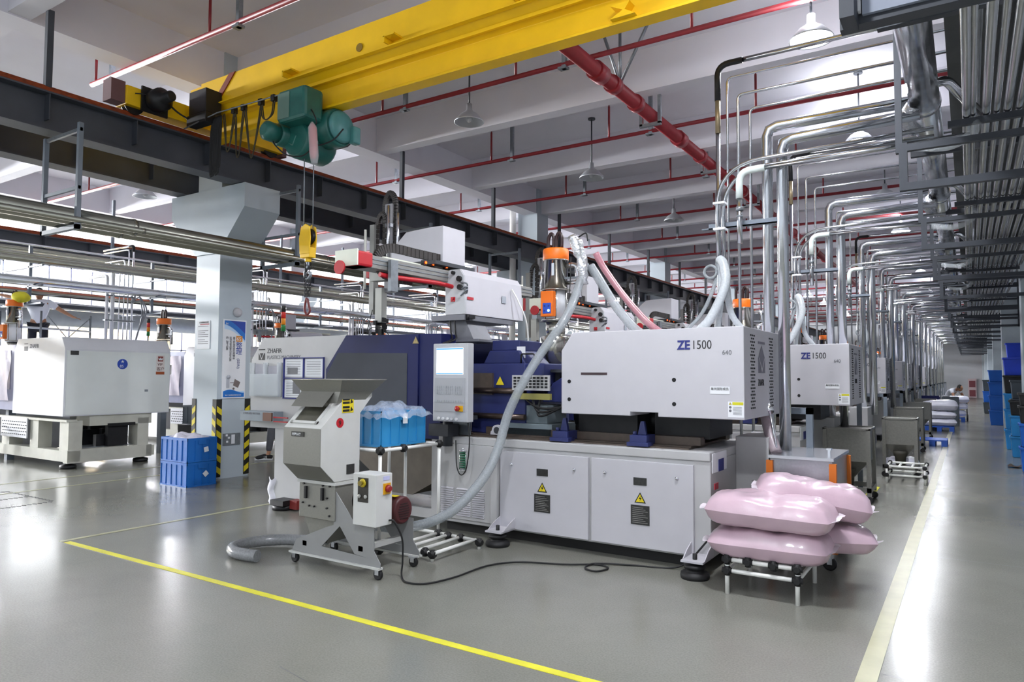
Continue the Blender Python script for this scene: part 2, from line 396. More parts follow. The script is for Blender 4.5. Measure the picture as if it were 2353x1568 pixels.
# floor tapes and joints
tape = M('floor_tape', '#d8d23a', .4, var=.15, scale=4, rvar=.1); tape2 = M('worn_floor_tape', '#a9a888', .3, var=.12, scale=5)
def tp(name, x0, x1, y0, y1, m, label):
    mk(name, G().box(x0, x1, y0, y1, .0005, .003), m, label=label, cat='floor tape')
tp('floor_tape', -7.2, .3, 3.36, 3.42, tape, 'bright yellow floor tape running diagonally across the open foreground floor')
tp('floor_tape', -7.3, -7.24, 3.36, 9.0, tape2, 'thin faded floor tape leading back from the corner towards the machine foot')
tp('floor_tape', -.54, -.44, -2, 66, tape2, 'wide worn pale yellow tape along the aisle on the right')
tp('floor_tape', -11.7, -11.65, 2.5, 60, tape2, 'thin pale tape in front of the left machine')
tp('floor_tape', -10.75, -10.7, 2.0, 60, tape2, 'thin pale tape passing behind the blue crates')
tp('floor_tape', -1.22, -1.12, 10.7, 11.6, tape, 'short bright yellow tape dash beside the dark hopper bin')
crk = M('joint_dark', '#55565a', .7)
g = G()
def crack(pts, w=.004):
    for i in range(len(pts)-1):
        a, b = Vector((*pts[i], .001)), Vector((*pts[i+1], .001)); d = (b-a).normalized(); n = Vector((-d.y, d.x, 0))*w
        g.add([a-n, b-n, b+n, a+n], [(0, 1, 2, 3)])
x, y = -.6, 4.35; P = [(x, y)]
for i in range(10): x += .2; y += random.uniform(-.03, .05); P.append((x, y))
crack(P, .002)
for y0 in (7.4, 9.9, 13.2, 17.6, 22): crack([(-.45, y0), (1.8, y0+.02)], .003)
crack([(-3.2, 2.62), (-2.2, 2.45), (-1.3, 2.33)], .002)
mk('floor_crack', g, crk, kind='structure', org=(0, 0, 0))
g = G()
for (x0, y0, x1, y1) in ((-10.9, 3.55, -9.6, 3.55), (-10.9, 4.35, -9.6, 4.35), (-10.9, 3.55, -10.9, 4.35), (-9.6, 3.55, -9.6, 4.35), (-10.25, 3.55, -10.25, 4.35)):
    n = 14
    for i in range(n):
        t = (i+.2)/n; g.obox((x0+(x1-x0)*t, y0+(y1-y0)*t, .002), (.05, .012, .003), .5)
mk('floor_dashes', g, crk, kind='structure', org=(-10.2, 4, 0))  # dashed dark outline lying on the floor
# end wall: hydrant cabinet, standpipe, door
hc = root('hydrant_cabinet', (.2, 65.95, 0), 'red framed twin fire cabinet on the far end wall', 'fire cabinet')
mk('frame', G().box(-.08, .48, 65.85, 66, .02, 1.5), M('cabinet_pale', '#c9b6ba', .5), hc)
for z in (.12, .84): mk('door', G().box(0, .4, 65.82, 65.85, z, z+.5), M('cabinet_red', '#7a3a44', .5), hc)
mk('standpipe', G().cyl((1.05, 65.85, 0), .09, 0, 3.6), sprink, label='dark red vertical fire pipe in the corner of the end wall', cat='pipe')
# ================================================================ OVERHEAD STEEL
def ibeam(g, X, y0, y1, zb, zt, fw=.3, tw=.012, tf=.02):
    g.box(X-tw, X+tw, y0, y1, zb+tf, zt-tf).box(X-fw/2, X+fw/2, y0, y1, zb, zb+tf).box(X-fw/2, X+fw/2, y0, y1, zt-tf, zt)
def runway(X, label, stiff=24, y0=-2, y1=62):
    r = root('crane_runway', (X, 4, 4.5), label, 'crane rail')
    g = G(); ibeam(g, X, y0, y1, 4.47, 4.93); mk('beam', g, steel_dark, r)
    g = G().box(X-.05, X+.05, y0, y1, 4.93, 4.96).box(X-.03, X+.03, y0, y1, 4.96, 5.03).box(X+.08, X+.12, y0, y1, 4.93, 4.965)
    mk('rail', g, rust, r)
    me = None
    for k in range(stiff):
        y = .75+1.05*k
        if me is None:
            s = mk('stiffener', G().box(X-.13, X-.012, y, y+.012, 4.49, 4.91).box(X+.012, X+.13, y, y+.012, 4.6, 4.91), steel_dark, r); me = s; y_ = y
        else:
            c = me.copy(); COL.objects.link(c); c.location = (0, y-y_, 0)
    return r
runway(-9.2, 'dark grey crane runway beam with a rusty rail, over the corbel of the near column', 30)
runway(-10.62, 'second dark crane runway beam on the far side of the near column row', 30)
runway(-18.9, 'far dark crane runway beam in front of the distant column row', 16)
for k in range(0, 16):
    y = 3.93+3.15*k
    if k == 1: continue
    mk('hanger_post', G().box(-9.235, -9.165, y-.035, y+.035, 5.02, 5.96), steel_dark, label='dark square steel post from ceiling beam to crane rail, %s from the left' % ORD[k if k == 0 else k-1], cat='hanger', group='posts over the crane rail')
# fire sprinkler mains
for k in range(0, 18):
    y = 5.25+3.15*k
    lab = ['red sprinkler pipe nearest the viewer, crossing the top left of the ceiling', 'second red sprinkler pipe, passing just behind the yellow crane', 'third red sprinkler pipe, crossing above the robot arm'][k] if k < 3 else 'red sprinkler pipe in the %s ceiling bay from the viewer' % ORD[k]
    r = root('sprinkler_pipe', (-6, y, 5.9), lab, 'pipe')
    mk('main', G().tube([(-29 if k else -10.9, y, 5.9), (.9, y, 5.9)], .036, 8), sprink, r)
    xs = [x for x in (-2.8, -5.4, -8.0, -11.15, -14.3, -17.4) if k or x > -11]+([-10.78] if k == 0 else [])
    for x in xs: mk('upright', G().tube([(x, y, 5.9), (x, y, 6.5)], .02, 6).tube([(x, y, 6.48), (x, y, 6.55)], .012, 6), sprink, r)
    for x in ((-7.5, -10.55, -4.6) if k else (-7.4, -10.33)): mk('hanger', G().box(x-.03, x+.03, y-.03, y+.03, 5.83, 6.6).box(x-.08, x+.05, y-.05, y+.05, 5.83, 5.86), galv, r)
r = root('fire_main_pipe', (-4.1, 12, 5.65), 'thick dark red fire main running away along the ceiling', 'pipe')
g = G().tube([(-4.08, 5, 5.66), (-4.08, 64, 5.66)], .1, 14); mk('pipe', g, sprink, r)
for y in (8.8, 9.6, 12.6, 15.5, 18.6, 22, 26): mk('coupling', G().tube([(-4.08, y, 5.66), (-4.08, y+.14, 5.66)], .125, 14), sprink, r)
for k in range(6):
    y = 5.25+3.15*(k+1); mk('branch_tee', G().tube([(-4.08, y-.12, 5.66), (-4.08, y+.12, 5.66)], .13, 14).tube([(-4.2, y, 5.75), (-4.2, y, 5.9)], .05, 8), sprink, r)
for y in (9.0, 10.2, 13.2, 16.3):
    g = G()
    if y == 9.0: 
        for dx, dy in ((-.25, 0), (0, .1), (.5, .05)): g.tube([(-4.08, y+.1, 5.76), (-4.08+dx, y+dy, 6.6)], .022, 6)
    else: g.box(-4.25, -4.2, y, y+.05, 5.5, 6.6).box(-3.95, -3.9, y, y+.05, 5.5, 5.95).box(-4.25, -3.9, y, y+.05, 5.48, 5.53)
    mk('bracket', g, galv, r)
# pendant lamps
lampsh = M('lamp_shade_alu', '#c3c6cb', .35, metal=.6, var=.03); glow = M('lamp_glow', '#ffffff', .5, emit='#f3f6ff', es=22); dimg = M('lamp_glass_off', '#c9ccd0', .2, var=.02)
def lamp(x, y, z, lit, label, drop=None):
    r = root('pendant_lamp', (x, y, z), label, 'lamp', 'lit pendant lamps' if lit else 'unlit pendant lamps')
    mk('rod', G().tube([(x, y, z+.3), (x, y, 6.6)], .014, 6).cyl((x, y, 0), .07, 6.57, 6.6, n=12), steel_dark, r)
    g = G().lathe([(.045, .3), (.05, .2), (.075, .17), (.14, .13), (.235, .02), (.24, 0), (.23, .005), (.13, .115), (.06, .16), (.03, .17)], (x, y, z), n=24)
    mk('shade', g, lampsh, r)
    if lit:
        mk('bulb', G().lathe([(.03, .15), (.13, .1), (.205, .02), (.2, .0), (.1, -.012), (.001, -.015)], (x, y, z), n=20), glow, r)
        l = bpy.data.lights.new('lamp_light', 'SPOT'); l.energy = LAMP_W; l.color = (.93, .95, 1); l.shadow_soft_size = .2; l.spot_size = radians(168); l.spot_blend = .45
        o = bpy.data.objects.new('lamp_light', l); COL.objects.link(o); o.parent = r; o.location = (0, 0, -.04)
        l2 = bpy.data.lights.new('shade_glow', 'POINT'); l2.energy = LAMP_W*.09; l2.color = (.93, .95, 1); l2.shadow_soft_size = .12
        o = bpy.data.objects.new('shade_glow', l2); COL.objects.link(o); o.parent = r; o.location = (0, 0, .45)
    else: mk('bulb', G().lathe([(.03, .16), (.05, .1), (.055, .05), (.03, .01), (.001, 0)], (x, y, z), n=12), dimg, r)
    return r
lamp(-1.42, 8.42, 5.42, True, 'brightly lit pendant lamp, the nearest one, at the top right')
lamp(-1.42, 12.6, 5.42, True, 'second lit pendant lamp from the viewer above the aisle')
lamp(-1.42, 21.0, 5.42, True, 'third lit pendant lamp from the viewer above the aisle')
lamp(-1.42, 30.0, 5.42, True, 'fourth lit pendant lamp above the aisle')
for y, w in ((38.2, 'fifth'), (46.6, 'sixth'), (55, 'last')): lamp(-1.42, y, 5.42, True, w+' lit pendant lamp far along the aisle row')
lamp(-1.42, 16.8, 5.42, False, 'unlit pendant lamp between the second and third lit lamps above the aisle')
lamp(-1.42, 4.2, 5.42, True, 'lit pendant lamp overhead just above the frame'); lamp(-1.42, 0.0, 5.42, True, 'lit pendant lamp behind the viewer near the aisle')
lamp(-6.6, 8.9, 5.62, False, 'unlit pendant lamp nearest the viewer, behind the yellow crane girder')
lamp(-6.05, 12.15, 5.42, False, 'unlit pendant lamp above the orange hopper loader, under the second beam')
lamp(-6.02, 16.6, 5.42, False, 'unlit pendant lamp far off above the loader, half hidden by a sprinkler pipe')
lamp(-14.9, 8.35, 5.42, False, 'unlit pendant lamp in the left bay above the long silver pipes')
for x, y, w in ((-6.33, 35.7, 'left'), (-6.33, 40, 'middle'), (-6.33, 48.4, 'right')): lamp(x, y, 5.42, True, w+' one of three small lit pendant lamps seen between the far pipe drops')
for x, y, w in ((-14.9, 20, 'near lamp of the middle bay'), (-14.9, 33, 'far lamp of the middle bay'), (-24.6, 20, 'near lamp of the window bay'), (-24.6, 34, 'far lamp of the window bay')): lamp(x, y, 5.42, True, 'lit pendant '+w+', added to brighten the deep hall')  # extra lamps put in to brighten the far bays and ceiling

# ---------------------------------------------------------------- overhead crane
cr = root('overhead_crane', (-5, 6.05, 5.03), 'yellow overhead travelling crane girder spanning the top of the view', 'crane')
prof = [(5.8, 5.3), (5.8, 5.68), (6.3, 5.68), (6.3, 5.3), (6.08, 5.18), (6.08, 4.93), (6.14, 4.93), (6.14, 4.9), (5.96, 4.9), (5.96, 4.93), (6.02, 4.93), (6.02, 5.18)]
# sweep of the composite girder profile in x, with the end of the box cut slanting
mk('girder', G().prism([(y, z) for y, z in prof], 0, -9.0, 1.0), yellow, cr, bev=.004)
mk('rail_angle', G().box(-9.1, 1.0, 5.74, 5.8, 5.285, 5.3).box(-9.1, 1.0, 5.9, 5.93, 5.2, 5.24), yellow, cr)
mk('end_gusset', G().prism([(-9.3, 5.3), (-9.3, 5.66), (-8.2, 5.68), (-8.45, 5.3)], 1, 5.83, 5.86), yellow, cr)
mk('gusset_strip', G().prism([(-8.62, 5.3), (-8.75, 5.3), (-8.35, 5.68), (-8.22, 5.68)], 1, 5.785, 5.8), M('red_oxide', '#7a2a12', .6), cr)
for x in (-7.1, -5.4, -3.7):
    mk('lug', G().box(x, x+.16, 5.66, 5.8, 5.36, 5.38).box(x, x+.02, 5.66, 5.8, 5.3, 5.37), yellow, cr)
mk('drain_hole', G().lathe([(.05, 0), (.05, .012), (.03, .012)], (-5.9, 5.79, 5.42), 'y', 16), M('crane_yellow_dark', '#8a6c10', .5), cr)
mk('cable_clip', G().prism([(-2.75, 4.93), (-2.62, 4.99), (-2.75, 5.06), (-2.55, 5.06), (-2.6, 4.99), (-2.5, 4.93)], 1, 5.9, 6.02), yellow, cr)
g = G().box(-9.33, -9.07, 4.8, 7.28, 5.09, 5.34)
mk('end_carriage', g, yellow, cr, bev=.008)
for y in (4.95, 7.12):
    mk('wheel', G().lathe([(.13, -.05), (.13, -.035), (.1, -.035), (.1, .035), (.13, .035), (.13, .05)], (-9.2, y, 5.135), 'x', 20), blackm, cr)
mk('buffer', G().box(-9.3, -9.1, 4.62, 4.8, 5.1, 5.38), M('red_oxide2', '#6b4a4c', .6), cr); mk('buffer', G().box(-9.32, -9.08, 7.28, 7.36, 5.05, 5.25), MC['red_oxide2'], cr)
g = G().lathe([(.13, 0), (.15, .06), (.15, .2), (.1, .24), (.07, .26), (.07, .4), (.05, .42)], (-9.06, 5.16, 5.22), 'x', 18)
mk('travel_motor', g, blackm, cr)
mk('motor_plate', G().box(-9.06, -9.03, 4.98, 5.34, 5.05, 5.38), blackm, cr)
mk('control_box', G().box(-8.88, -8.5, 5.55, 5.79, 5.12, 5.44).box(-8.93, -8.5, 5.55, 5.7, 4.98, 5.12), blackm, cr, bev=.006)
g = G()
g.tube(spline([(-8.95, 5.25, 5.25), (-8.92, 5.4, 5.14), (-8.9, 5.56, 5.08)]), .012, 6).tube(spline([(-9.05, 4.9, 5.25), (-9.0, 5.0, 5.26), (-9.0, 5.06, 5.25)]), .008, 6)
mk('cable', g, black, cr)
# festoon: hanging flat cables on a wire, bunched near the end box
g = G()
mk('festoon_bar', G().tube([(-8.9, 5.5, 4.93), (-8.35, 5.62, 5.08), (-7.1, 5.7, 5.1)], .009, 6), galv, cr)
for i in range(7):
    x = -8.52+i*.026; zb = 4.3+random.uniform(-.05, .12)
    g = G().tube(spline([(x, 5.68, 5.06), (x-.015, 5.66, 4.8), (x-.01, 5.66, zb+.04), (x+.015, 5.66, zb), (x+.04, 5.66, zb+.05), (x+.04, 5.67, 4.85), (x+.03, 5.68, 5.06)]), .011, 6)
    mk('festoon_loop', g, black, cr)
for x0, x1, zb in ((-8.33, -8.1, 4.55), (-8.1, -7.9, 4.45), (-7.88, -7.55, 4.4), (-7.55, -7.3, 4.8)):
    g = G()
    for s in (0, .03): g.tube(spline([(x0+s, 5.7, 5.08), (x0+.03+s, 5.7, 4.9), ((x0+x1)/2-.03, 5.7, zb+.04), ((x0+x1)/2+.03, 5.7, zb+.04), (x1-.03+s, 5.7, 4.9), (x1+s, 5.7, 5.08)]), .009, 5)
    mk('festoon_loop', g, M('festoon_cable', '#3a3320', .7), cr)
    mk('festoon_clip', G().box(x1-.02, x1+.04, 5.67, 5.73, 5.04, 5.12), blackm, cr)
# ---------------------------------------------------------------- hoist
ho = root('electric_hoist', (-6.9, 6.05, 4.6), 'green electric wire rope hoist hanging under the yellow girder', 'hoist')
g = G().obox((-6.84, 5.74, 4.88), (.5, .3, .4), .0)
mk('control_box', g, green, ho, bev=.04)
mk('control_lid', G().box(-7.07, -6.86, 5.582, 5.592, 4.72, 5.04), M('hoist_label_grey', '#5d7a70', .5), ho)
g = G().lathe([(.12, -.16), (.14, -.14), (.14, .12), (.16, .14), (.16, .17), (.05, .2)], (-7.2, 5.84, 4.6), 'y', 18); g.lathe([(.12, 0), (.12, -.18), (.07, -.22)], (-7.2, 5.7, 4.6), 'y', 18)
mk('trolley_motor', g, green, ho)
mk('motor_lamp', G().lathe([(.04, -.16), (.03, 0)], (-7.32, 5.8, 4.66), 'x', 10), paper, ho)
g = G().lathe([(.2, -.2), (.23, -.15), (.23, .25), (.2, .3)], (-6.97, 5.98, 4.52), 'y', 22); mk('rope_drum_cover', g, green, ho)
g = G().obox((-7.08, 6.0, 4.56), (.3, .45, .22), Matrix.Rotation(.5, 3, 'Y')); mk('gearbox', g, green, ho, bev=.05)
mk('drum', G().lathe([(.19, 0), (.19, .5)], (-7.1, 6.2, 4.66), 'x', 20), blackm, ho)
g = G().lathe([(.2, 0), (.24, .02), (.24, .26), (.235, .28), (.22, .3)], (-6.82, 6.1, 4.68), 'x', 26); 
mk('motor', g, green, ho); mk('motor_end_cover', G().lathe([(.2, .3), (.2, .335), (.17, .36), (.001, .365)], (-6.82, 6.1, 4.68), 'x', 26), green2, ho)
mk('end_bracket', G().box(-6.5, -6.4, 6.22, 6.34, 4.5, 4.72), green2, ho, bev=.02)
g = G().box(-7.1, -6.7, 5.93, 6.17, 4.72, 4.86); mk('trolley', g, blackm, ho)
for x in (-7.02, -6.78):
    for y in (5.93, 6.14): mk('wheel', G().lathe([(.06, 0), (.06, .03)], (x, y, 4.98), 'y', 14), blackm, ho)
g = G()
for pts in ([(-6.6, 5.7, 4.8), (-6.5, 5.66, 4.7), (-6.48, 5.68, 4.6), (-6.6, 5.7, 4.5)], [(-7.2, 5.62, 4.5), (-7.1, 5.6, 4.4), (-6.95, 5.64, 4.28), (-6.75, 5.7, 4.25), (-6.62, 5.75, 4.35), (-6.6, 5.8, 4.5)],
            [(-6.75, 5.9, 4.46), (-6.6, 5.85, 4.4), (-6.42, 5.9, 4.45), (-6.36, 6.0, 4.6)]): g.tube(spline(pts), .009, 6)
mk('cable', g, black, ho)
g = G()
mk('wire_rope', G().tube([(-6.92, 5.88, 4.62), (-6.955, 5.93, 3.4)], .007, 6).tube([(-6.77, 5.9, 4.6), (-6.79, 5.93, 3.4)], .007, 6), galv, ho)
hb = root('hook_block', (-7.22, 5.96, 3.05), 'yellow hook block hanging on two wire ropes', 'hook block')
g = G()
for dy in (-.07, .05): g.prism([(-7.32, 3.3), (-7.34, 3.55), (-7.3, 3.72), (-7.2, 3.77), (-7.1, 3.72), (-7.08, 3.55), (-7.1, 3.3)], 1, 5.96+dy, 5.98+dy)
mk('side_plate', g, yellow, hb, bev=.008)
mk('sheave', G().lathe([(.13, -.03), (.11, 0), (.13, .03)], (-7.21, 5.97, 3.58), 'y', 20), blackm, hb)
mk('crosshead', G().box(-7.32, -7.1, 5.9, 6.03, 3.24, 3.4).cyl((-7.21, 5.97, 0), .05, 3.18, 3.26), yellow, hb, bev=.01)
mk('hook', G().tube(spline([(-7.21, 5.97, 3.2), (-7.21, 5.97, 3.1), (-7.27, 5.97, 3.03), (-7.26, 5.97, 2.95), (-7.2, 5.97, 2.92), (-7.15, 5.97, 2.97), (-7.16, 5.97, 3.02)]), [.03]*6+[.028]*10+[.024]*10+[.02]*11 if False else .025, 8), galv, hb)
hb.location = (-6.885, 5.93, 2.89); hb.scale = (.8, .8, .8)
def link(c, s, rot, r=.008, ly=1.5):
    pts = []
    for i in range(13):
        a = 2*pi*i/12; v = Vector((cos(a)*s, 0, sin(a)*s*ly)); v = Matrix.Rotation(rot, 3, 'Z')@v; pts.append(Vector(c)+v)
    return pts
ch = root('lifting_chain', (-7.2, 5.95, 2.25), 'doubled steel lifting chain hanging from the hook with a dark red clevis hook', 'chain')
g = G()
for s in (0, 1, 2):
    for i in range(11):
        g.tube(link((-7.21+(s-1)*.035+sin(i*.9+s)*.012, 5.95+(s-1)*.02, 2.98-i*.052), .02, (i % 2)*pi/2+s), .006, 5)
mk('chain_links', g, blackm, ch, kind='stuff')
mk('clevis_hook', G().tube(spline([(-7.22, 5.95, 2.42), (-7.26, 5.95, 2.3), (-7.26, 5.95, 2.2), (-7.2, 5.95, 2.14), (-7.14, 5.95, 2.2), (-7.17, 5.95, 2.3), (-7.2, 5.95, 2.4)]), .02, 8), M('clevis_maroon', '#642022', .45), ch)
ch.location = (-6.865, 5.93, 2.42); ch.scale = (.75, .75, .75)
rb = root('hanging_sleeve', (-7.12, 5.6, 4.3), 'red strap roll in a clear plastic sleeve hanging under the hoist', 'strap')
mk('strap', G().tube([(-7.1, 5.62, 4.88), (-7.08, 5.62, 4.8), (-7.06, 5.62, 4.45), (-7.06, 5.62, 4.38)], [.015, .05, .05, .03], 10), M('strap_red', '#c8424a', .5), rb)
mk('plastic_sleeve', G().tube([(-7.1, 5.62, 4.9), (-7.09, 5.62, 4.82), (-7.05, 5.62, 4.42), (-7.04, 5.62, 4.3)], [.02, .06, .06, .04], 10), clear, rb)
rb.location = (-6.5, 5.6, 4.08); rb.scale = (.9, .9, .85)
# ================================================================ INJECTION MOULDING MACHINES
brown = M('oily_brown', '#4b4038', .45, var=.2, scale=12); dgrey = M('machine_underside', '#33363c', .6, var=.15)
screen_m = M('screen_glow', '#ffffff', .3, emit='#e9f1ff', es=1.15); screen_b = M('screen_blue', '#3f74c8', .3, emit='#3f74c8', es=.9)
btn = M('button_grey', '#9fa2a6', .5, var=.02); panelg = M('panel_grey', '#b4b6ba', .45, var=.02)
winm = M('guard_window', '#4a4d55', .12, var=.1, alpha=.72)
platedark = M('data_plate', '#2b2b2a', .4, var=.3, scale=60); slot = M('vent_black', '#111214', .8, var=0)
def tri_sign(g, x, y, z, s):      # warning triangle, facing -y
    g.add([(x-s/2, y, z), (x+s/2, y, z), (x, y, z+s*.87)], [(0, 1, 2)], 0)
    k = s*.13; g.add([(x-s/2+k, y-.001, z+k*.6), (x+s/2-k, y-.001, z+k*.6), (x, y-.001, z+s*.87-k*1.15)], [(0, 1, 2)], 1)
    g.add([(x+.1*s, y-.002, z+s*.62), (x-.12*s, y-.002, z+s*.33), (x+.02*s, y-.002, z+s*.33), (x-.06*s, y-.002, z+s*.1), (x+.14*s, y-.002, z+s*.42), (x+.01*s, y-.002, z+s*.42)], [(0, 1, 2, 5), (2, 3, 4, 5)], 0)
def imm(label, full=True):
    A = root('injection_molding_machine', (-4.4, 6.4, 0), label, 'machine', 'injection moulding machines in a row')
    yf = 5.75
    g = G().box(-4.62, -1.79, yf+.01, 7.15, .11, .9); g.box(-4.62, -1.79, yf-.005, 7.17, .9, .975); mk('base', g, white2, A, bev=.008)
    mk('plinth', G().box(-4.6, -1.95, 5.88, 7.05, 0, .11), black, A)
    g = G().box(-4.55, -2.0, 5.84, 5.9, .975, .99).box(-4.5, -2.0, 5.9, 7.05, .976, 1.0); mk('oil_tray', g, brown, A)
    mk('end_cabinet', G().box(-1.79, -1.5, 6.5, 7.15, .35, 1.06), white2, A, bev=.006)
    for x0, x1, t in ((-3.84, -2.89, 0), (-2.858, -1.925, 1)):
        d = mk('cabinet_door', G().box(x0, x1, yf-.022, yf+.01, .13, .865), white, A, bev=.004)
        xc = (x0+x1)/2
        for i, xk in enumerate((x0+.135, x1-.14)):
            mk('lock', G().lathe([(.014, 0), (.016, -.006), (.011, -.014), (.001, -.016)], (xk, yf-.022, .745), 'y', 12), chrome, d)
        mk('name_plate', G().box(xc-.06, xc+.06, yf-.026, yf-.022, .66, .725), platedark, d)
        g = G(); tri_sign(g, xc, yf-.024, .51, .105); mk('warning_sign', g, [hazb, tapey], d)
        mk('data_plate', G().box(xc-.085, xc+.085, yf-.027, yf-.022, .325, .49), platedark, d)
        g = G()
        for i in range(9): g.box(xc-.07, xc+.07-(i % 3)*.02, yf-.0285, yf-.027, .34+i*.016, .344+i*.016)
        mk('plate_lines', g, M('plate_print', '#8a8985', .6), d)
    mk('side_panel', G().box(-4.6, -3.955, yf-.01, yf+.01, .15, .9), white2, A, bev=.003)
    g = G()
    for x0, x1 in ((-4.57, -4.41), (-4.37, -4.2), (-4.17, -4.03)):
        for i in range(13): z = .19+i*.0215; g.prism([(yf-.01, z), (yf-.026, z), (yf-.01, z+.013)], 0, x0, x1)
    mk('louvers', g, white, A, kind='stuff')
    mk('corner_post', G().box(-3.93, -3.86, yf-.05, yf+.02, .1, .9), white2, A, bev=.004)
    g = G().box(-1.8, -1.785, 5.8, 6.2, .8, .96); mk('end_label', g, paper, A)
    mk('blue_tag', G().box(-1.79, -1.78, 5.96, 6.1, .8, .9), inkblue, A)
    if full:
        for z0, m in ((.66, M('red_tag', '#b03040', .5)), (.5, inkgrey), (.4, inkgrey)): mk('data_tag', G().box(-1.79, -1.783, 5.85, 5.95, z0, z0+.05), m, A)
        g = G(); 
        for sx in (-3.75, -1.86):
            f = G().lathe([(.001, 0), (.11, 0), (.115, .02), (.11, .045), (.07, .05), (.065, .075), (.085, .08), (.085, .105), (.001, .11)], (sx, 5.56, 0), n=24)
            f.cyl((sx, 5.56, 0), .018, .1, .19); p = mk('levelling_foot', f, black, A)
            mk('foot_bracket', G().box(sx-.09, sx+.09, 5.48, 5.76, .13, .145).prism([(5.5, .13), (5.76, .13), (5.76, .25), (5.62, .2)], 0, sx-.09, sx-.082).prism([(5.5, .13), (5.76, .13), (5.76, .25), (5.62, .2)], 0, sx+.082, sx+.09), white, A)
        for x, y, rr in ((-4.0, 5.9, .08), (-3.62, 6.02, .09), (-3.92, 6.85, .09)):
            pts = [(x-rr, .98), (x+rr, .98), (x+rr*.9, 1.03)]+[(x+rr*.75*cos(a), 1.04+rr*.75*sin(a)) for a in [pi*t/8 for t in range(9)]]+[(x-rr*.9, 1.03)]
            e = mk('lifting_lug', G().prism(pts, 1, y, y+.03), white, A)
            mk('lug_hole', G().lathe([(.035, -.002), (.035, .032)], (x, y, 1.045), 'y', 14), dgrey, e)
        for x in (-3.22, -2.44):
            b = G().box(x-.08, x+.08, 5.8, 6.0, 1.0, 1.08).box(x-.1, x+.1, 5.78, 5.92, .985, 1.02).prism([(x-.03, 1.08), (x+.05, 1.08), (x+.03, 1.2), (x-.0, 1.2)], 1, 5.86, 5.9)
            b.lathe([(.02, 0), (.02, .03)], (x-.05, 5.85, 1.08), 'z', 8); mk('rail_clamp', b, navy2, A, bev=.004)
        g = G().box(-4.5, -4.28, 5.83, 5.85, .985, 1.22); mk('splash_plate', g, galv, A)
    # bed rails and injection unit underside
    g = G().box(-4.2, -1.95, 6.0, 6.12, 1.0, 1.07).box(-4.2, -1.95, 6.75, 6.87, 1.0, 1.07); mk('bed_rail', g, brown, A)
    g = G(); g.box(-3.15, -2.55, 6.05, 6.85, 1.07, 1.3); g.box(-2.4, -1.9, 6.1, 6.8, 1.05, 1.3)
    g.lathe([(.12, 0), (.14, .05), (.14, .35), (.1, .4)], (-2.5, 6.3, 1.2), 'x', 16); g.lathe([(.13, 0), (.13, .5)], (-3.35, 6.45, 1.2), 'x', 16)
    mk('injection_drive', g, blackm, A)
    mk('rear_panel', G().box(-3.0, -2.4, 7.0, 7.02, 1.08, 1.28), white2, A)
    # nozzle side: barrel, hopper throat, blue fixed platen
    g = G().lathe([(.04, 0), (.07, .08), (.07, .12), (.085, .13), (.085, .5)], (-3.72, 6.4, 1.44), 'x', 20); mk('heated_barrel', g, navy2, A)
    mk('barrel_cowl', G().prism([(-3.62, 1.33), (-3.3, 1.33), (-3.2, 1.36), (-3.2, 1.62), (-3.36, 1.6), (-3.5, 1.52)], 1, 6.15, 6.65), navy2, A, bev=.01)
    g = G()
    for i in range(3): g.tube(spline([(-3.75+.1*i, 6.0, 1.38), (-3.55, 5.98, 1.28-.04*i), (-3.3, 6.0, 1.3), (-3.18, 6.05, 1.4)]), .012, 6)
    mk('hoses', g, black, A)
    g = G().box(-4.4, -3.74, 6.02, 6.95, 1.0, 1.72); g.box(-4.42, -3.55, 6.08, 6.9, 1.5, 1.72); mk('fixed_platen', g, navy2, A, bev=.01)
    g = G().prism([(-4.38, 1.72), (-3.85, 1.72), (-3.93, 1.86), (-4.3, 1.86)], 1, 6.2, 6.85).box(-4.3, -3.95, 6.25, 6.8, 1.86, 1.97); mk('robot_base_block', g, navy2, A, bev=.01)
    mk('platen_label', G().box(-3.98, -3.88, 6.24, 6.25, 1.78, 1.9), paper, A)
    mk('handle', G().tube(bend([(-3.9, 6.2, 1.72), (-3.9, 6.2, 1.82), (-3.74, 6.2, 1.82), (-3.74, 6.2, 1.72)], .02), .009, 6), black, A)
    for z in (1.44, 1.18): mk('tie_bar', G().lathe([(.03, 0), (.03, .7)], (-4.42, 5.99, z), 'x', 14), M('tie_bar_steel', '#564a44', .3, metal=.8), A)
    mk('platen_window', G().box(-4.4, -4.12, 5.99, 6.02, 1.4, 1.62), brown, A)
    g = G(); tri_sign(g, -4.03, 6.0, 1.5, .1); mk('warning_sign', g, [tapey, tapey], A)
    mk('heat_shield', G().box(-3.85, -3.42, 5.95, 5.97, 1.45, 1.6), white2, A)
    g = G()
    for i in range(9):
        for j in range(4): g.box(-3.83+i*.045, -3.8+i*.045, 5.945, 5.95, 1.475+j*.03, 1.493+j*.03)
    mk('shield_slots', g, slot, A, kind='stuff')
    mk('yellow_plate', G().box(-3.85, -3.42, 5.96, 6.0, 1.36, 1.42), M('dull_yellow', '#8f8a4a', .5), A)
    mk('nozzle_cover', G().box(-4.0, -3.42, 6.0, 6.5, 1.0, 1.12).box(-3.95, -3.5, 6.05, 6.45, 1.12, 1.3), M('cover_greygreen', '#6e7a80', .5), A, bev=.006)
    mk('throat_plate', G().box(-3.82, -3.38, 6.2, 6.75, 1.63, 1.66).box(-3.72, -3.5, 6.3, 6.6, 1.5, 1.63), dgrey, A)
    # clamp side guard
    zt = 2.05
    p = [(-7.68, .93), (-7.68, 1.78), (-7.46, zt), (-5.98, zt), (-6.3, 1.66), (-6.3, .93)]
    mk('clamp_guard', G().prism(p, 1, yf, yf+.05), white2, A, bev=.003)
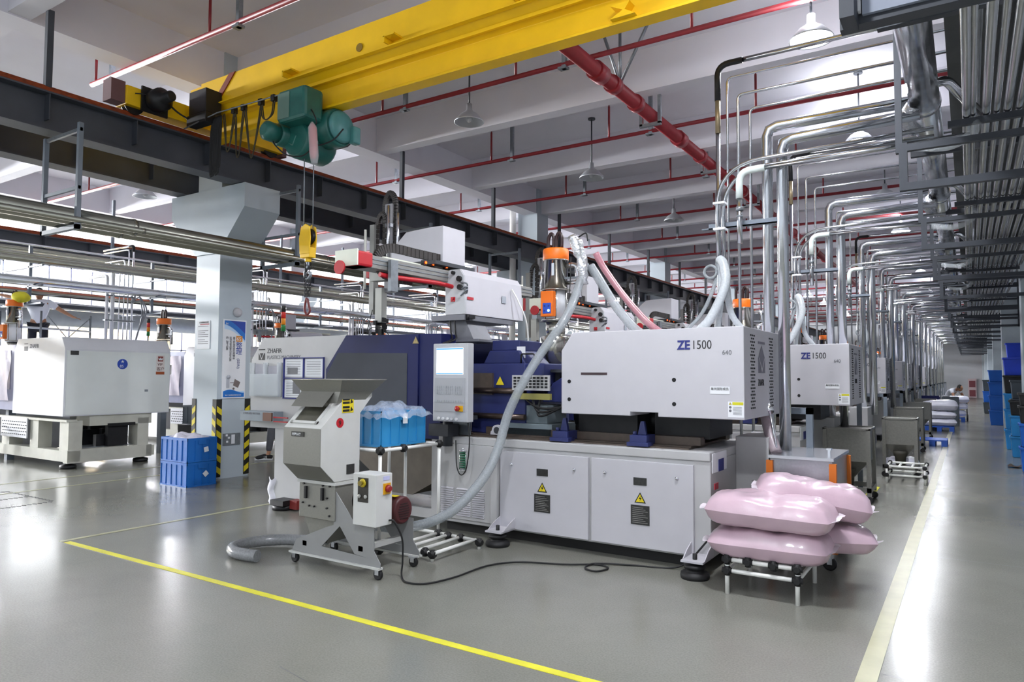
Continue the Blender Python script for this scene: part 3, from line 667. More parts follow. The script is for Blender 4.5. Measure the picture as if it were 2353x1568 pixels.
    g = G().box(-7.68, -4.75, yf+.05, 7.15, .93, 1.1); g.prism([(yf+.05, 1.1), (yf+.05, 1.76), (yf+.2, zt-.002), (7.0, zt-.002), (7.1, 1.8), (7.1, 1.1)], 0, -7.66, -6.32); mk('clamp_housing', g, white2, A)
    p = [(-6.3, .93), (-6.3, 1.66), (-5.98, 2.045), (-4.9, 2.03), (-4.9, .93)]
    mk('safety_gate', G().prism(p, 1, yf-.015, yf+.05), navy, A, bev=.003)
    mk('gate_post', G().box(-4.9, -4.6, yf, 6.0, .93, 2.03), navy, A, bev=.004)
    g = G().prism([(-6.28, 1.15), (-6.28, 1.6), (-6.1, 1.845), (-5.05, 1.83), (-5.05, 1.15)], 1, yf-.02, yf-.015); mk('gate_window', g, winm, A)
    mk('top_gate', G().box(-5.98, -4.75, 6.9, 7.1, 1.1, 2.03).box(-5.9, -4.8, yf+.05, 6.2, 2.0, 2.035), navy, A)
    g = G(); tri_sign(g, -4.93, yf-.022, 1.93, .09); mk('gate_sign', g, [M('brass_sign', '#8a7a50', .4), M('brass_sign_in', '#a89660', .4)], A)
    g = G().lathe([(.17, 0), (.17, .3)], (-5.4, 6.0, 1.45), 'x', 16).box(-5.9, -5.7, 5.95, 6.9, 1.0, 1.95); mk('moving_platen', g, dgrey, A)
    # low frame and legs below the guard
    g = G().box(-7.2, -6.72, yf, 7.1, .05, .93); mk('left_leg_cabinet', g, white2, A, bev=.006)
    mk('bed_beam', G().box(-6.72, -4.6, 6.0, 6.1, .8, .93).box(-6.72, -4.6, 6.9, 7.1, .1, .93), white2, A)
    g = G().prism([(-4.62, .55), (-4.62, .9), (-5.9, .9), (-5.9, .62), (-5.4, .3), (-5.1, .3)], 1, 5.9, 6.7); mk('part_chute', g, M('chute_brown', '#6b6257', .5, var=.15), A)
    mk('under_frame', G().box(-4.72, -4.62, 5.76, 5.86, .1, .93).box(-5.6, -4.62, 5.8, 5.86, .1, .2), white2, A)
    mk('left_foot', G().lathe([(.001, 0), (.13, 0), (.13, .05), (.05, .07)], (-6.85, 5.62, 0), n=20).box(-6.95, -6.72, 5.5, 5.7, .06, .12), blackm, A)
    if full:
        text('maker_mark', 'ZHAFIR', .082, (-7.38, yf-.001, 1.86), FRONT, ink, A)
        text('maker_mark', 'PLASTICS MACHINERY', .065, (-7.38, yf-.001, 1.785), FRONT, inkgrey, A, sx=.95)
        g = G().box(-7.54, -7.42, yf-.003, yf, 1.9, 1.912).add([(-7.54, yf-.003, 1.86), (-7.42, yf-.003, 1.86), (-7.42, yf-.003, 1.775), (-7.54, yf-.003, 1.775)], [(3, 2, 1, 0)])
        mk('maker_emblem', g, ink, A)
        mk('emblem_v', G().add([(-7.53, yf-.005, 1.86), (-7.515, yf-.005, 1.86), (-7.48, yf-.005, 1.795), (-7.445, yf-.005, 1.86), (-7.43, yf-.005, 1.86), (-7.48, yf-.005, 1.778)], [(5, 2, 1, 0), (5, 4, 3, 2)]), white, A)
        fr = G(); z0, z1, z2 = 1.3, 1.55, 1.8; x0, x1, x2 = -7.05, -6.69, -6.34
        fb = .012
        for (a, b, c, d) in ((x0, x2, z2-fb, z2), (x0, x2, z1-fb/2, z1+fb/2), (x0, x1+.1, z0, z0+fb), (x0, x0+fb, z0, z2), (x1-fb/2, x1+fb/2, z0, z2), (x2-fb, x2, z1, z2)):
            fr.box(a, b, yf-.02, yf, c, d)
        mk('document_frame', fr, inkblue, A)
        for (a, b, c, d) in ((x0, x1, z1, z2), (x1, x2, z1, z2), (x0, x1, z0, z1), (x1, x1+.12, z0, z1)):
            s = mk('document_sheet', G().box(a+.02, b-.02, yf-.006, yf, c+.02, d-.02), paper, A)
            ln = G()
            for i in range(9): ln.box(a+.05, b-.06, yf-.0075, yf-.006, d-.05-i*.02, d-.045-i*.02)
            mk('printed_lines', ln, inkgrey, s, kind='stuff')
        mk('sheet_picture', G().box(-6.98, -6.8, yf-.009, yf-.006, 1.6, 1.68).box(-6.88, -6.75, yf-.009, yf-.006, 1.36, 1.5), inkgrey, A)
        r_ = G().box(-7.62, -7.6, yf-.07, yf, 1.33, 1.74).box(-7.1, -7.08, yf-.07, yf, 1.33, 1.74).box(-7.62, -7.08, yf-.07, yf, 1.32, 1.335).box(-7.36, -7.34, yf-.07, yf, 1.33, 1.74)
        bx = mk('document_pocket', r_, clear, A); mk('pocket_papers', G().box(-7.58, -7.38, yf-.02, yf-.01, 1.34, 1.72).box(-7.33, -7.12, yf-.02, yf-.01, 1.34, 1.7), M('paper_greyed', '#a7a7b2', .6), A)
        mk('pocket_front', G().box(-7.61, -7.09, yf-.072, yf-.07, 1.335, 1.6), clear, A)
        g = G().box(-7.68, -7.05, 5.6, 5.75, 1.02, 1.14); mk('side_shelf', g, M('shelf_bluegrey', '#8d97a0', .5), A, bev=.004)
        text('shelf_lettering', 'CYMPLERS/ MFSTEKR', .035, (-7.62, 5.599, 1.1), FRONT, inkgrey, A)
        mk('brown_box', G().box(-7.22, -7.06, 5.58, 5.6, 1.03, 1.13), M('box_brown', '#6f4a3a', .5), A)
        mk('red_fork', G().box(-7.05, -6.8, 5.6, 5.62, 1.02, 1.035).box(-7.05, -6.8, 5.6, 5.62, 1.07, 1.085), red, A)
        # coil spring holder with label on the side panel
        sp = G(); pts = []
        for i in range(7*10+1): a = 2*pi*i/10; pts.append((-4.28+.03*cos(a), 5.71+.03*sin(a), .66+i*.0024))
        sp.tube(pts, .006, 5); mk('green_spring', sp, M('spring_green', '#1f6b4c', .35), A)
        mk('spring_cage', G().cyl((-4.28, 5.71, 0), .04, .645, .655).cyl((-4.28, 5.71, 0), .04, .835, .845).tube([(-4.32, 5.71, .65), (-4.32, 5.71, .84)], .004, 5).tube([(-4.24, 5.71, .65), (-4.24, 5.71, .84)], .004, 5).cyl((-4.28, 5.71, 0), .008, .84, .87), chrome, A)
    # injection cover
    T = mk('injection_cover', G().prism([(-3.175, 1.25), (-3.175, 1.83), (-3.06, 1.995), (-1.51, 2.005), (-1.51, 1.25), (-2.235, 1.25), (-2.235, 1.285), (-2.49, 1.285), (-2.49, 1.25), (-3.09, 1.25)][::-1], 1, yf, 7.03), white, A, bev=.006)
    g = G(); g.lathe([(.018, 0), (.018, -.002)], (-3.093, yf, 1.545), 'y', 14).lathe([(.018, 0), (.018, -.002)], (-3.093, yf, 1.381), 'y', 14).lathe([(.018, 0), (.018, -.002)], (-2.092, yf, 1.567), 'y', 14).lathe([(.018, 0), (.018, -.002)], (-2.092, yf, 1.363), 'y', 14)
    mk('bolt_hole', g, slot, T, kind='stuff')
    mk('handle_slot', G().box(-2.972, -2.711, yf-.002, yf+.01, 1.605, 1.628), M('slot_dark', '#3a2a30', .6), T)
    text('model_mark', 'ZE', .105, (-2.06, yf-.001, 1.825), FRONT, inkblue, T, ext=.002, sx=.9, bold=.0035)
    text('model_mark', '1500', .105, (-1.94, yf-.001, 1.825), FRONT, ink, T, ext=.0008, sx=.82)
    text('model_size', '640', .055, (-1.685, yf-.001, 1.775), FRONT, inkgrey, T, sx=.95)
    mk('member_plate', G().box(-1.785, -1.625, yf-.003, yf, 1.455, 1.515), paper, T)
    text('member_text', '海天国际成员', .026, (-1.78, yf-.0035, 1.487), FRONT, ink, T, sx=.95)
    mk('caution_label', G().box(-1.64, -1.515, yf-.002, yf, 1.27, 1.395), paper, T)
    mk('caution_head', G().box(-1.605, -1.518, yf-.003, yf-.002, 1.368, 1.392), M('label_lime', '#c9c41c', .5), T)
    g = G(); tri_sign(g, -1.622, yf-.003, 1.37, .025); g.lathe([(.011, 0), (.011, -.001)], (-1.622, yf-.002, 1.35), 'y', 10, 0).lathe([(.011, 0), (.011, -.001)], (-1.622, yf-.002, 1.322), 'y', 10, 0)
    for i in range(7): g.box(-1.6, -1.53, yf-.003, yf-.002, 1.29+i*.01, 1.293+i*.01)
    mk('caution_signs', g, [inkgrey, tapey], T, kind='stuff')
    g = G()
    for j in range(23):
        z = 1.33+j*.0275; n = 3 if j % 2 == 0 else 2
        for y0 in (5.95, 6.6):
            for i in range(n):
                y = y0+(.055*i if n == 3 else .028+.055*i); g.box(-1.512, -1.508, y, y+.034, z, z+.014)
    mk('vent_slots', g, slot, T, kind='stuff')
    mk('emblem_panel', G().box(-1.509, -1.506, 6.2, 6.43, 1.63, 1.76).add([(-1.507, 6.2, 1.76), (-1.507, 6.315, 1.66), (-1.507, 6.43, 1.76), (-1.507, 6.315, 1.87)], [(0, 1, 2, 3)]).box(-1.509, -1.506, 6.2, 6.43, 1.88, 1.9), M('emblem_grey', '#6b6a78', .4, var=.1), T)
    mk('emblem_v_side', G().add([(-1.504, 6.21, 1.76), (-1.504, 6.225, 1.76), (-1.504, 6.315, 1.665), (-1.504, 6.405, 1.76), (-1.504, 6.42, 1.76), (-1.504, 6.315, 1.637)], [(0, 5, 2, 1), (5, 4, 3, 2)]), white, T)
    text('maker_mark', 'ZHAFIR', .08, (-1.508, 6.19, 1.52), SIDE, ink, T, sx=.75)
    # operator panel on a swing arm
    P = mk('operator_panel', G().box(-4.5, -4.07, 5.5, 5.6, 1.14, 1.91), panelg, A, bev=.008)
    mk('screen', G().box(-4.457, -4.125, 5.497, 5.5, 1.605, 1.865), screen_m, P)
    mk('screen_bar', G().box(-4.455, -4.127, 5.495, 5.497, 1.848, 1.863).box(-4.455, -4.127, 5.495, 5.497, 1.607, 1.617), screen_b, P)
    g = G()
    for i in range(7): g.box(-4.44, -4.44+.28-(i % 2)*.1, 5.4955, 5.497, 1.64+i*.028, 1.6415+i*.028)
    mk('screen_lines', g, M('screen_grey', '#aeb6c4', .4, emit='#aeb6c4', es=.8), P, kind='stuff')
    mk('keypad_field', G().box(-4.475, -4.1, 5.494, 5.5, 1.24, 1.57), M('keypad_grey', '#a3a5a9', .5, var=.02), P)
    g = G()
    for bx in range(3):
        for i in range(4):
            for j in range(3): g.box(-4.46+bx*.115+i*.025, -4.44+bx*.115+i*.025, 5.49, 5.494, 1.41+j*.03, 1.432+j*.03)
    for i in range(12): g.box(-4.46+i*.029, -4.438+i*.029, 5.49, 5.494, 1.33, 1.35)
    mk('keys', g, btn, P, kind='stuff')
    g = G()
    for i in range(5): g.lathe([(.016, 0), (.016, -.012), (.012, -.016)], (-4.42+i*.055, 5.5, 1.168), 'y', 12)
    mk('button', g, M('button_light', '#d5d6d8', .3), P, kind='stuff')
    es = mk('emergency_base', G().box(-4.2, -4.12, 5.485, 5.494, 1.245, 1.3), M('estop_yellow', '#d7a413', .4), P)
    mk('emergency_stop', G().lathe([(.015, 0), (.015, -.02), (.026, -.022), (.026, -.035), (.001, -.04)], (-4.165, 5.485, 1.273), 'y', 16), M('estop_red', '#a8201c', .35), P)
    if full:
        mk('panel_arm', G().box(-4.5, -4.2, 5.6, 5.85, 1.15, 1.19).cyl((-4.45, 5.68, 0), .05, .88, 1.2).box(-4.65, -4.4, 5.62, 5.8, .98, 1.1), dgrey, A)
        mk('panel_cable', G().tube(spline([(-4.1, 5.55, 1.14), (-4.08, 5.55, .95), (-4.12, 5.56, .7), (-4.2, 5.58, .62), (-4.27, 5.6, .7), (-4.3, 5.62, .95)]), .006, 6), black, A)
    return A
M1 = imm('large white and navy moulding machine nearest the viewer, in the middle of the hall')

# hopper loaders --------------------------------------------------------------
steelp = M('loader_steel', '#b5b3ac', .18, metal=.95, var=.12, scale=5, stretch=(12, 12, .5)); glassc = M('loader_glass', '#e2e5ea', .15, alpha=.6, var=.05)
def loader(x, y, z, label, group='orange topped hopper loaders', full=True):
    r = root('hopper_loader', (x, y, z-1.0), label, 'hopper loader', group); c = (x, y, z)
    mk('lid', G().lathe([(.132, 0), (.138, .015), (.138, .115), (.128, .13), (.001, .135)], c, n=28), orange, r)
    mk('steel_body', G().lathe([(.124, -.29), (.124, 0), (.136, .0), (.136, .012)], c, n=28), steelp, r)
    mk('flange', G().lathe([(.124, -.3), (.16, -.3), (.165, -.315), (.124, -.32)], c, n=28).lathe([(.124, -.62), (.15, -.62), (.15, -.64), (.12, -.645)], c, n=28), steelp, r)
    mk('sight_glass', G().lathe([(.12, -.62), (.12, -.31)], c, n=28), glassc, r)
    mk('lower_body', G().lathe([(.1, -.8), (.105, -.65)], c, n=24), steelp, r)
    mk('hopper', G().lathe([(.03, -1.27), (.045, -1.2), (.05, -1.1), (.165, -.99), (.165, -.81), (.155, -.8), (.1, -.79)], c, n=28), steelp, r)
    mk('control_box', G().box(x-.07, x+.075, y-.2, y-.13, z-.6, z-.335), orange, r, bev=.008)
    mk('control_face', G().box(x-.04, x+.055, y-.204, y-.2, z-.57, z-.46), M('control_blue', '#1a49b5', .4), r)
    mk('button', G().lathe([(.009, 0), (.009, -.004)], (x-.02, y-.204, z-.49), 'y', 10).lathe([(.009, 0), (.009, -.004)], (x-.02, y-.204, z-.54), 'y', 10).lathe([(.009, 0), (.009, -.004)], (x+.03, y-.204, z-.49), 'y', 10), inkblue, r, kind='stuff')
    mk('indicator', G().lathe([(.013, 0), (.013, -.004)], (x+.03, y-.204, z-.54), 'y', 12), M('led_green', '#9af0c0', .3, emit='#a8ffd0', es=3), r)
    g = G()
    for i in range(6): g.tube([(x+.125*cos(a), y+.125*sin(a), z-.62) for a in (i*pi/3,)]+[(x+.125*cos(i*pi/3), y+.125*sin(i*pi/3), z-.31)], .006, 5)
    mk('stay_rod', g, steelp, r, kind='stuff')
    mk('latch', G().box(x+.03, x+.06, y-.145, y-.12, z-.17, z-.04), chrome, r)
    if full:
        g = G()
        for dx in (-.06, .035):
            g.tube(spline([(x+dx-.03, y, z+.12), (x+dx-.03, y, z+.24), (x+dx, y, z+.3), (x+dx+.035, y, z+.26), (x+dx+.035, y, z+.14)]), .02, 8)
        mk('suction_hose', g, M('hose_dark_red', '#2a1618', .4), r)
        mk('outlet_pipe', G().tube(bend([(x+.12, y, z-.06), (x+.26, y, z-.05), (x+.28, y, z-.4)], .08), .03, 10).tube(bend([(x+.12, y, z-.24), (x+.3, y-.02, z-.24)], .05), .02, 8), chrome, r)
        mk('bracket', G().box(x+.1, x+.33, y-.03, y-.01, z-.2, z-.18), galv, r)
    return r
L1 = loader(-3.66, 6.5, 2.81, 'orange topped steel hopper loader on the nearest moulding machine, beside wrapped hose ends')
# take-out robot ---------------------------------------------------------------
robg = M('robot_rail_grey', '#8d8d8a', .4, metal=.4, var=.1); chain = M('drag_chain', '#26211f', .55, var=.2, scale=25)
def robot(label, full=True):
    r = root('takeout_robot', (-4.3, 6.5, 1.97), label, 'robot', 'take-out robots above the machines')
    mk('pedestal', G().prism([(-4.62, 1.97), (-4.4, 1.97), (-4.52, 2.2), (-4.8, 2.2)][::-1], 1, 6.05, 6.4).box(-4.66, -4.3, 6.0, 6.45, 1.95, 1.98).box(-4.9, -4.45, 5.95, 6.9, 2.18, 2.24), M('pedestal_grey', '#6e6f76', .45, var=.08), r, bev=.004)
    mk('traverse_beam', G().box(-4.9, -4.68, 4.62, 7.7, 2.6, 2.72), robg, r, bev=.004)
    mk('guide_rail', G().box(-4.88, -4.82, 4.75, 7.7, 2.72, 2.765), M('rail_cream', '#d8dccd', .4), r)
    mk('rail_slot', G().box(-4.682, -4.674, 4.8, 7.7, 2.64, 2.65).box(-4.682, -4.674, 4.8, 7.7, 2.68, 2.69), galv, r)
    g = G().box(-4.93, -4.66, 4.6, 4.8, 2.6, 2.74); mk('beam_end_cap', g, red, r, bev=.02); mk('cap_cover', G().box(-4.94, -4.655, 4.585, 4.6, 2.6, 2.75), M('rail_cream', '#d8dccd', .4), r); mk('stop_plate', G().lathe([(.065, 0), (.065, .02)], (-4.82, 4.52, 2.58), 'y', 16), red, r)
    mk('rail_sensor', G().box(-4.66, -4.62, 5.0, 5.1, 2.4, 2.7), galv, r)
    mk('arm_cover', G().prism([(-5.5, 2.82), (-5.5, 3.02), (-5.28, 3.2), (-4.93, 3.22), (-4.75, 3.22), (-4.75, 2.8)][::-1], 1, 5.95, 6.35), white, r, bev=.006)
    mk('carriage_plate', G().box(-5.4, -4.65, 5.7, 6.4, 2.76, 2.8), dgrey, r)
    g = G()
    for y in (5.6, 5.72, 5.95): g.box(-4.76, -4.72, y, y+.05, 2.74, 2.79)
    mk('sensor_block', g, blackm, r); g = G()
    for y in (5.6, 5.72, 5.95): g.lathe([(.013, 0), (.013, .006)], (-4.715, y+.025, 2.765), 'x', 10)
    mk('sensor_light', g, M('led_orange', '#ff5018', .3, emit='#ff4812', es=4), r)
    mk('kick_beam', G().box(-5.7, -4.75, 5.82, 5.95, 2.66, 2.76), robg, r)
    # drag chains as separate links joined
    def dchain(pts, w, name='drag_chain'):
        P = spline(pts, 8); g = G()
        for i in range(0, len(P)-1):
            a, b = P[i], P[i+1]; d = b-a
            R = d.to_track_quat('X', 'Y').to_matrix(); g.obox((a+b)/2, (d.length*.82, w, .035), R)
        return mk(name, g, chain, r, kind='stuff')
    dchain([(-4.8, 6.2, 2.86), (-4.8, 5.6, 2.86), (-4.8, 5.15, 2.85), (-4.8, 4.98, 2.72), (-4.8, 5.12, 2.58), (-4.8, 5.5, 2.56)], .09)
    # two vertical arms, the nearer one tall
    ax, ay = -5.6, 6.02
    mk('main_arm', G().box(ax-.07, ax+.04, ay, ay+.09, 2.55, 3.58), M('arm_grey', '#96969a', .35, metal=.3, var=.05), r)
    mk('arm_cylinder', G().tube([(ax+.02, ay-.04, 2.75), (ax+.02, ay-.04, 3.55)], .02, 8).tube([(ax+.15, ay-.02, 2.9), (ax+.15, ay-.02, 3.45)], .016, 8).box(ax-.02, ax+.06, ay-.05, ay, 3.3, 3.34), chrome, r)
    dchain([(ax-.1, ay+.04, 2.8), (ax-.1, ay+.04, 3.4), (ax-.1, ay+.04, 3.62), (ax-.03, ay+.04, 3.72), (ax+.05, ay+.04, 3.62), (ax+.05, ay+.04, 3.3), (ax+.08, ay+.04, 2.9)], .06)
    mk('second_arm', G().box(ax-.26, ax-.19, ay-.05, ay+.03, 2.3, 3.35), robg, r)
    dchain([(ax-.19, ay, 2.75), (ax-.19, ay, 3.3), (ax-.14, ay, 3.46), (ax-.06, ay, 3.4), (ax-.08, ay, 2.9)], .05)
    mk('second_cylinder', G().tube([(ax-.32, ay-.06, 2.6), (ax-.32, ay-.06, 3.3)], .016, 8), M('arm_white', '#cfcfc8', .4), r)
    mk('arm_guard', G().box(ax-.42, ax-.34, ay+.05, ay+.12, 2.75, 2.95), red, r)
    mk('wrist_post', G().box(ax-.16, ax-.06, ay-.05, ay+.04, 2.2, 2.6), M('wrist_cream', '#b9bab4', .45), r)
    g = G(); random.seed(3)
    for i in range(12): g.obox((ax-.11+random.uniform(-.07, .07), ay+random.uniform(-.05, .05), 2.1+i*.012), (.07, .04, .05), random.uniform(0, 2))
    g.box(ax-.14, ax-.08, ay-.02, ay+.02, 2.02, 2.3)
    mk('gripper', g, blackm, r)
    g = G()
    for i in range(9): g.tube([(ax-.25+i*.035, ay-.12, 1.97), (ax-.25+i*.035, ay+.14, 1.98)], .006, 5)
    for j in (0, .13, .24): g.tube([(ax-.27, ay-.1+j, 1.985), (ax+.1, ay-.1+j, 1.995)], .008, 5)
    for i in range(9): g.cyl((ax-.25+i*.035, ay-.12, 0), .008, 1.945, 1.99, n=6)
    mk('gripper_frame', g, M('gripper_red', '#7a1f22', .5), r, kind='stuff')
    mk('air_hose', G().tube(spline([(ax-.2, ay-.05, 2.35), (ax-.28, ay-.05, 2.1), (ax-.15, ay-.1, 2.14), (ax+.02, ay-.1, 2.12), (ax+.12, ay-.06, 2.0)]), .005, 5), black, r)
    mk('red_cable_wrap', G().tube(spline([(-4.72, 4.95, 2.56), (-4.7, 5.1, 2.55), (-4.66, 5.7, 2.56), (-4.62, 6.0, 2.54)]), [.025]*19, 8), red, r)
    g = G()
    for i in range(3): g.tube(spline([(-4.62, 6.0, 2.54), (-4.5, 6.02, 2.5-.02*i), (-4.42, 5.95, 2.56-.03*i), (-4.5, 5.94, 2.58-.07*i)]), .009, 6)
    mk('cable', g, galv, r)
    cab = mk('control_cabinet', G().prism([(-4.72, 2.24), (-4.72, 2.66), (-4.66, 2.73), (-4.52, 2.73), (-4.47, 2.66), (-4.44, 2.24)], 1, 5.97, 7.1), white, r, bev=.006)
    mk('side_plate', G().prism([(-4.715, 2.245), (-4.715, 2.655), (-4.655, 2.725), (-4.525, 2.725), (-4.475, 2.655), (-4.445, 2.245)], 1, 5.955, 5.97), panelg, cab)
    g = G().lathe([(.03, 0), (.03, -.03)], (-4.52, 5.955, 2.62), 'y', 12).lathe([(.03, 0), (.03, -.03)], (-4.51, 5.955, 2.53), 'y', 12).lathe([(.02, 0), (.02, -.03)], (-4.6, 5.955, 2.69), 'y', 12); mk('connector', g, black, cab)
    mk('switch', G().box(-4.63, -4.58, 5.94, 5.955, 2.38, 2.43).lathe([(.015, 0), (.015, -.02)], (-4.6, 5.94, 2.41), 'y', 10), red, cab)
    mk('vent_label', G().box(-4.447, -4.443, 5.99, 6.1, 2.4, 2.43), M('label_red', '#b8303a', .5), cab)
    mk('label', G().box(-4.447, -4.441, 6.65, 6.73, 2.42, 2.5), M('label_grey', '#9fa5ae', .5), cab)
    g = G()
    for i in range(6): g.lathe([(.02, 2.18), (.022, 2.24)], (-4.68+i*.05, 5.98, 0), 'z', 8)
    g.box(-4.74, -4.42, 5.97, 6.1, 2.2, 2.24); mk('valve_row', g, blackm, cab)
    if full:
        g = G()
        for k, (a, b) in enumerate(((-4.66, -4.5), (-4.6, -4.45))): g.tube(spline([(a, 5.97, 2.2), (a+.03, 5.95, 2.05), (b, 5.8, 1.97), (b+.0, 5.65, 1.92)]), .009, 6)
        mk('drop_cable', g, black, r)
        mk('white_tube', G().tube(spline([(-4.45, 6.86, 2.6), (-4.38, 6.9, 2.45), (-4.3, 6.95, 2.2), (-4.25, 6.9, 1.85), (-4.1, 6.5, 1.72)]), .01, 6), pvcw, r)
    return r
R1 = robot('nearest take-out robot with white arm cover and red beam end cap')

# clear hoses -------------------------------------------------------------------
hosem = M('clear_ribbed_hose', '#a3aaaf', .2, var=.12, scale=80, alpha=.55, bump=.3); hosep = M('pink_hose', '#b9808a', .25, var=.1, scale=60, alpha=.75)
def ribbed(g, pts, r, seg=10, n=10):
    P = spline(pts, seg); rs = [r*(1+(.05 if i % 2 else 0)) for i in range(len(P))]; return g.tube(P, rs, n)
mk('clear_hose', ribbed(G(), [(-3.26, 6.4, 2.74), (-3.29, 6.28, 2.45), (-3.28, 6.0, 2.14), (-3.42, 5.78, 1.8), (-3.5, 5.6, 1.53), (-3.6, 5.5, 1.24), (-3.63, 5.38, .93), (-3.65, 5.2, .70), (-3.77, 5.0, .465), (-3.94, 4.85, .33), (-4.17, 4.7, .265), (-4.4, 4.62, .27)], .043, 12), hosem, label='long clear ribbed hose falling from the loader to the granulator', cat='hose')
hs = root('hose_bundle', (-3.2, 6.45, 2.0), 'clear and pink hoses with foil wrapped ends beside the nearest loader', 'hoses')
mk('grey_hose', ribbed(G(), [(-3.22, 6.44, 2.72), (-3.13, 6.45, 2.58), (-2.97, 6.45, 2.33), (-2.78, 6.45, 2.1), (-2.66, 6.45, 2.0)], .045, 12), hosem, hs)
mk('pink_hose', G().tube(spline([(-3.2, 6.52, 2.86), (-3.12, 6.55, 2.7), (-2.92, 6.56, 2.42), (-2.68, 6.56, 2.15), (-2.5, 6.55, 2.01)]), .036, 10), hosep, hs)
g = G(); random.seed(5)
P = spline([(-3.36, 6.3, 3.02), (-3.31, 6.32, 2.88), (-3.27, 6.34, 2.7), (-3.25, 6.36, 2.52)], 4)
g.tube(P, [random.uniform(.03, .06) for _ in P], 9); P = spline([(-3.28, 6.3, 2.98), (-3.25, 6.32, 2.86), (-3.24, 6.36, 2.7)], 4); g.tube(P, [random.uniform(.02, .04) for _ in P], 8)
mk('foil_wrap', g, M('foil', '#d5d7da', .22, metal=.8, bump=1.5, scale=30), hs)
mk('wire', G().tube(spline([(-3.36, 6.28, 2.8), (-3.36, 6.26, 2.5), (-3.38, 6.24, 2.2), (-3.36, 6.24, 2.05)]), .005, 5).tube(spline([(-3.28, 6.3, 3.0), (-3.2, 6.3, 3.03), (-3.18, 6.3, 2.95)]), .008, 5), black, hs)
# ================================================================ GRANULATOR
gs = M('granulator_steel', '#85847e', .38, metal=.45, var=.05, scale=70, rvar=.04); gp = M('granulator_paint', '#bfc0bd', .45, var=.04)
gr = root('granulator', (-4.4, 4.35, 0), 'grey floor standing plastic granulator on castors with steel feed hopper', 'granulator')
X0g, X1g = -4.8, -4.36
side = [(3.93, .86), (3.93, 1.165), (4.17, 1.39), (4.17, 1.45), (4.5, 1.45), (4.5, 1.41), (4.36, 1.27), (4.36, .72), (4.08, .72)]
body = G().prism(side, 0, X0g, X1g); mk('feed_chute', body, gp, gr, bev=.003)
mk('front_sheet', G().box(X0g-.003, X1g-.002, 3.924, 3.93, .86, 1.16).add([(X0g, 3.925, .86), (X1g-.002, 3.925, .86), (X1g-.002, 4.075, .72), (X0g, 4.075, .72)], [(3, 2, 1, 0)]), gs, gr)
# lid window on the slope
def sl(x, t, o=.004):   # point on the sloping front
    return (x, 3.93+.24*t-o*.7, 1.165+.225*t+o*.7)
fr = G()
for a, b, c, d in ((-4.76, -4.44, .12, .2), (-4.76, -4.44, .86, .94), (-4.76, -4.73, .12, .94), (-4.47, -4.44, .12, .94)):
    fr.loft([sl(a, c, 0), sl(b, c, 0), sl(b, d, 0), sl(a, d, 0)], [sl(a, c, .012), sl(b, c, .012), sl(b, d, .012), sl(a, d, .012)])
mk('window_frame', fr, gp, gr)
mk('window_pane', G().add([sl(-4.73, .2, .006), sl(-4.47, .2, .006), sl(-4.47, .86, .006), sl(-4.73, .86, .006)], [(0, 1, 2, 3)]), M('dirty_window', '#4c4b42', .15, var=.35, scale=6), gr)
# flared feed hopper
rim = [(-4.86, 4.04, 1.555), (-4.25, 4.04, 1.555), (-4.25, 4.56, 1.555), (-4.86, 4.56, 1.555)]
mid = [(-4.8, 4.1, 1.455), (-4.33, 4.1, 1.455), (-4.33, 4.48, 1.455), (-4.8, 4.48, 1.455)]
low = [(-4.8, 4.1, 1.36), (-4.37, 4.1, 1.36), (-4.37, 4.4, 1.36), (-4.8, 4.4, 1.36)]
g = G(); 
def shell(a, b, t=.004):
    n = len(a)
    for i in range(n): j = (i+1) % n; g.add([a[i], a[j], b[j], b[i]], [(0, 1, 2, 3)])
shell(mid, rim); shell(low, mid); shell(list(reversed(mid)), list(reversed([(x*1, y, z+.001) for x, y, z in rim])))
g.tube([rim[0], rim[1], rim[2], rim[3], rim[0]], .004, 5)
mk('feed_hopper', g, gs, gr)
g = G().box(-4.86+.03, -4.33, 4.0, 4.11, 1.36, 1.4) if False else G().add([(-4.8, 4.1, 1.455), (-4.4, 4.1, 1.455), (-4.45, 4.02, 1.33), (-4.83, 4.02, 1.33)], [(3, 2, 1, 0)])
mk('hopper_skirt', g, gs, gr)
g = G().add([(X1g+.001, 4.14, 1.31), (X1g+.001, 4.27, 1.31), (X1g+.001, 4.27, 1.41), (X1g+.001, 4.14, 1.41)], [(0, 1, 2, 3)]); wl_ = mk('warning_label', G().box(X1g, X1g+.003, 4.15, 4.28, 1.28, 1.41), tapey, gr)
g = G()
for j in range(2):
    for i in range(2): g.box(X1g+.003, X1g+.005, 4.157, 4.232, 1.29+j*.065+i*.028, 1.308+j*.065+i*.028)
    g.prism([(4.24, 1.29+j*.065), (4.272, 1.3+j*.065), (4.25, 1.33+j*.065)], 0, X1g+.003, X1g+.005)
mk('label_print', g, hazb, wl_)
num = mk('number_sticker', G().lathe([(.04, 0), (.04, .003)], (X1g, 4.13, 1.2), 'x', 24), red, gr)
text('number', '9', .06, (X1g+.0035, 4.112, 1.178), SIDE, hazb, num)
mk('type_plate', G().box(X1g, X1g+.003, 4.21, 4.3, .77, .85), platedark, gr)
lg = mk('maker_badge', G().box(-4.7, -4.55, 3.918, 3.924, 1.09, 1.13), hazb, gr)
text('badge_letters', 'HWAY', .035, (-4.69, 3.917, 1.097), FRONT, paper, lg)
ch_ = G().box(X0g+.01, X1g+.0, 4.09, 4.5, .4, .72); mk('cutting_chamber', ch_, gs, gr, bev=.004)
mk('chamber_lid', G().box(X0g, X1g+.012, 4.075, 4.5, .69, .715), gp, gr)
g = G()
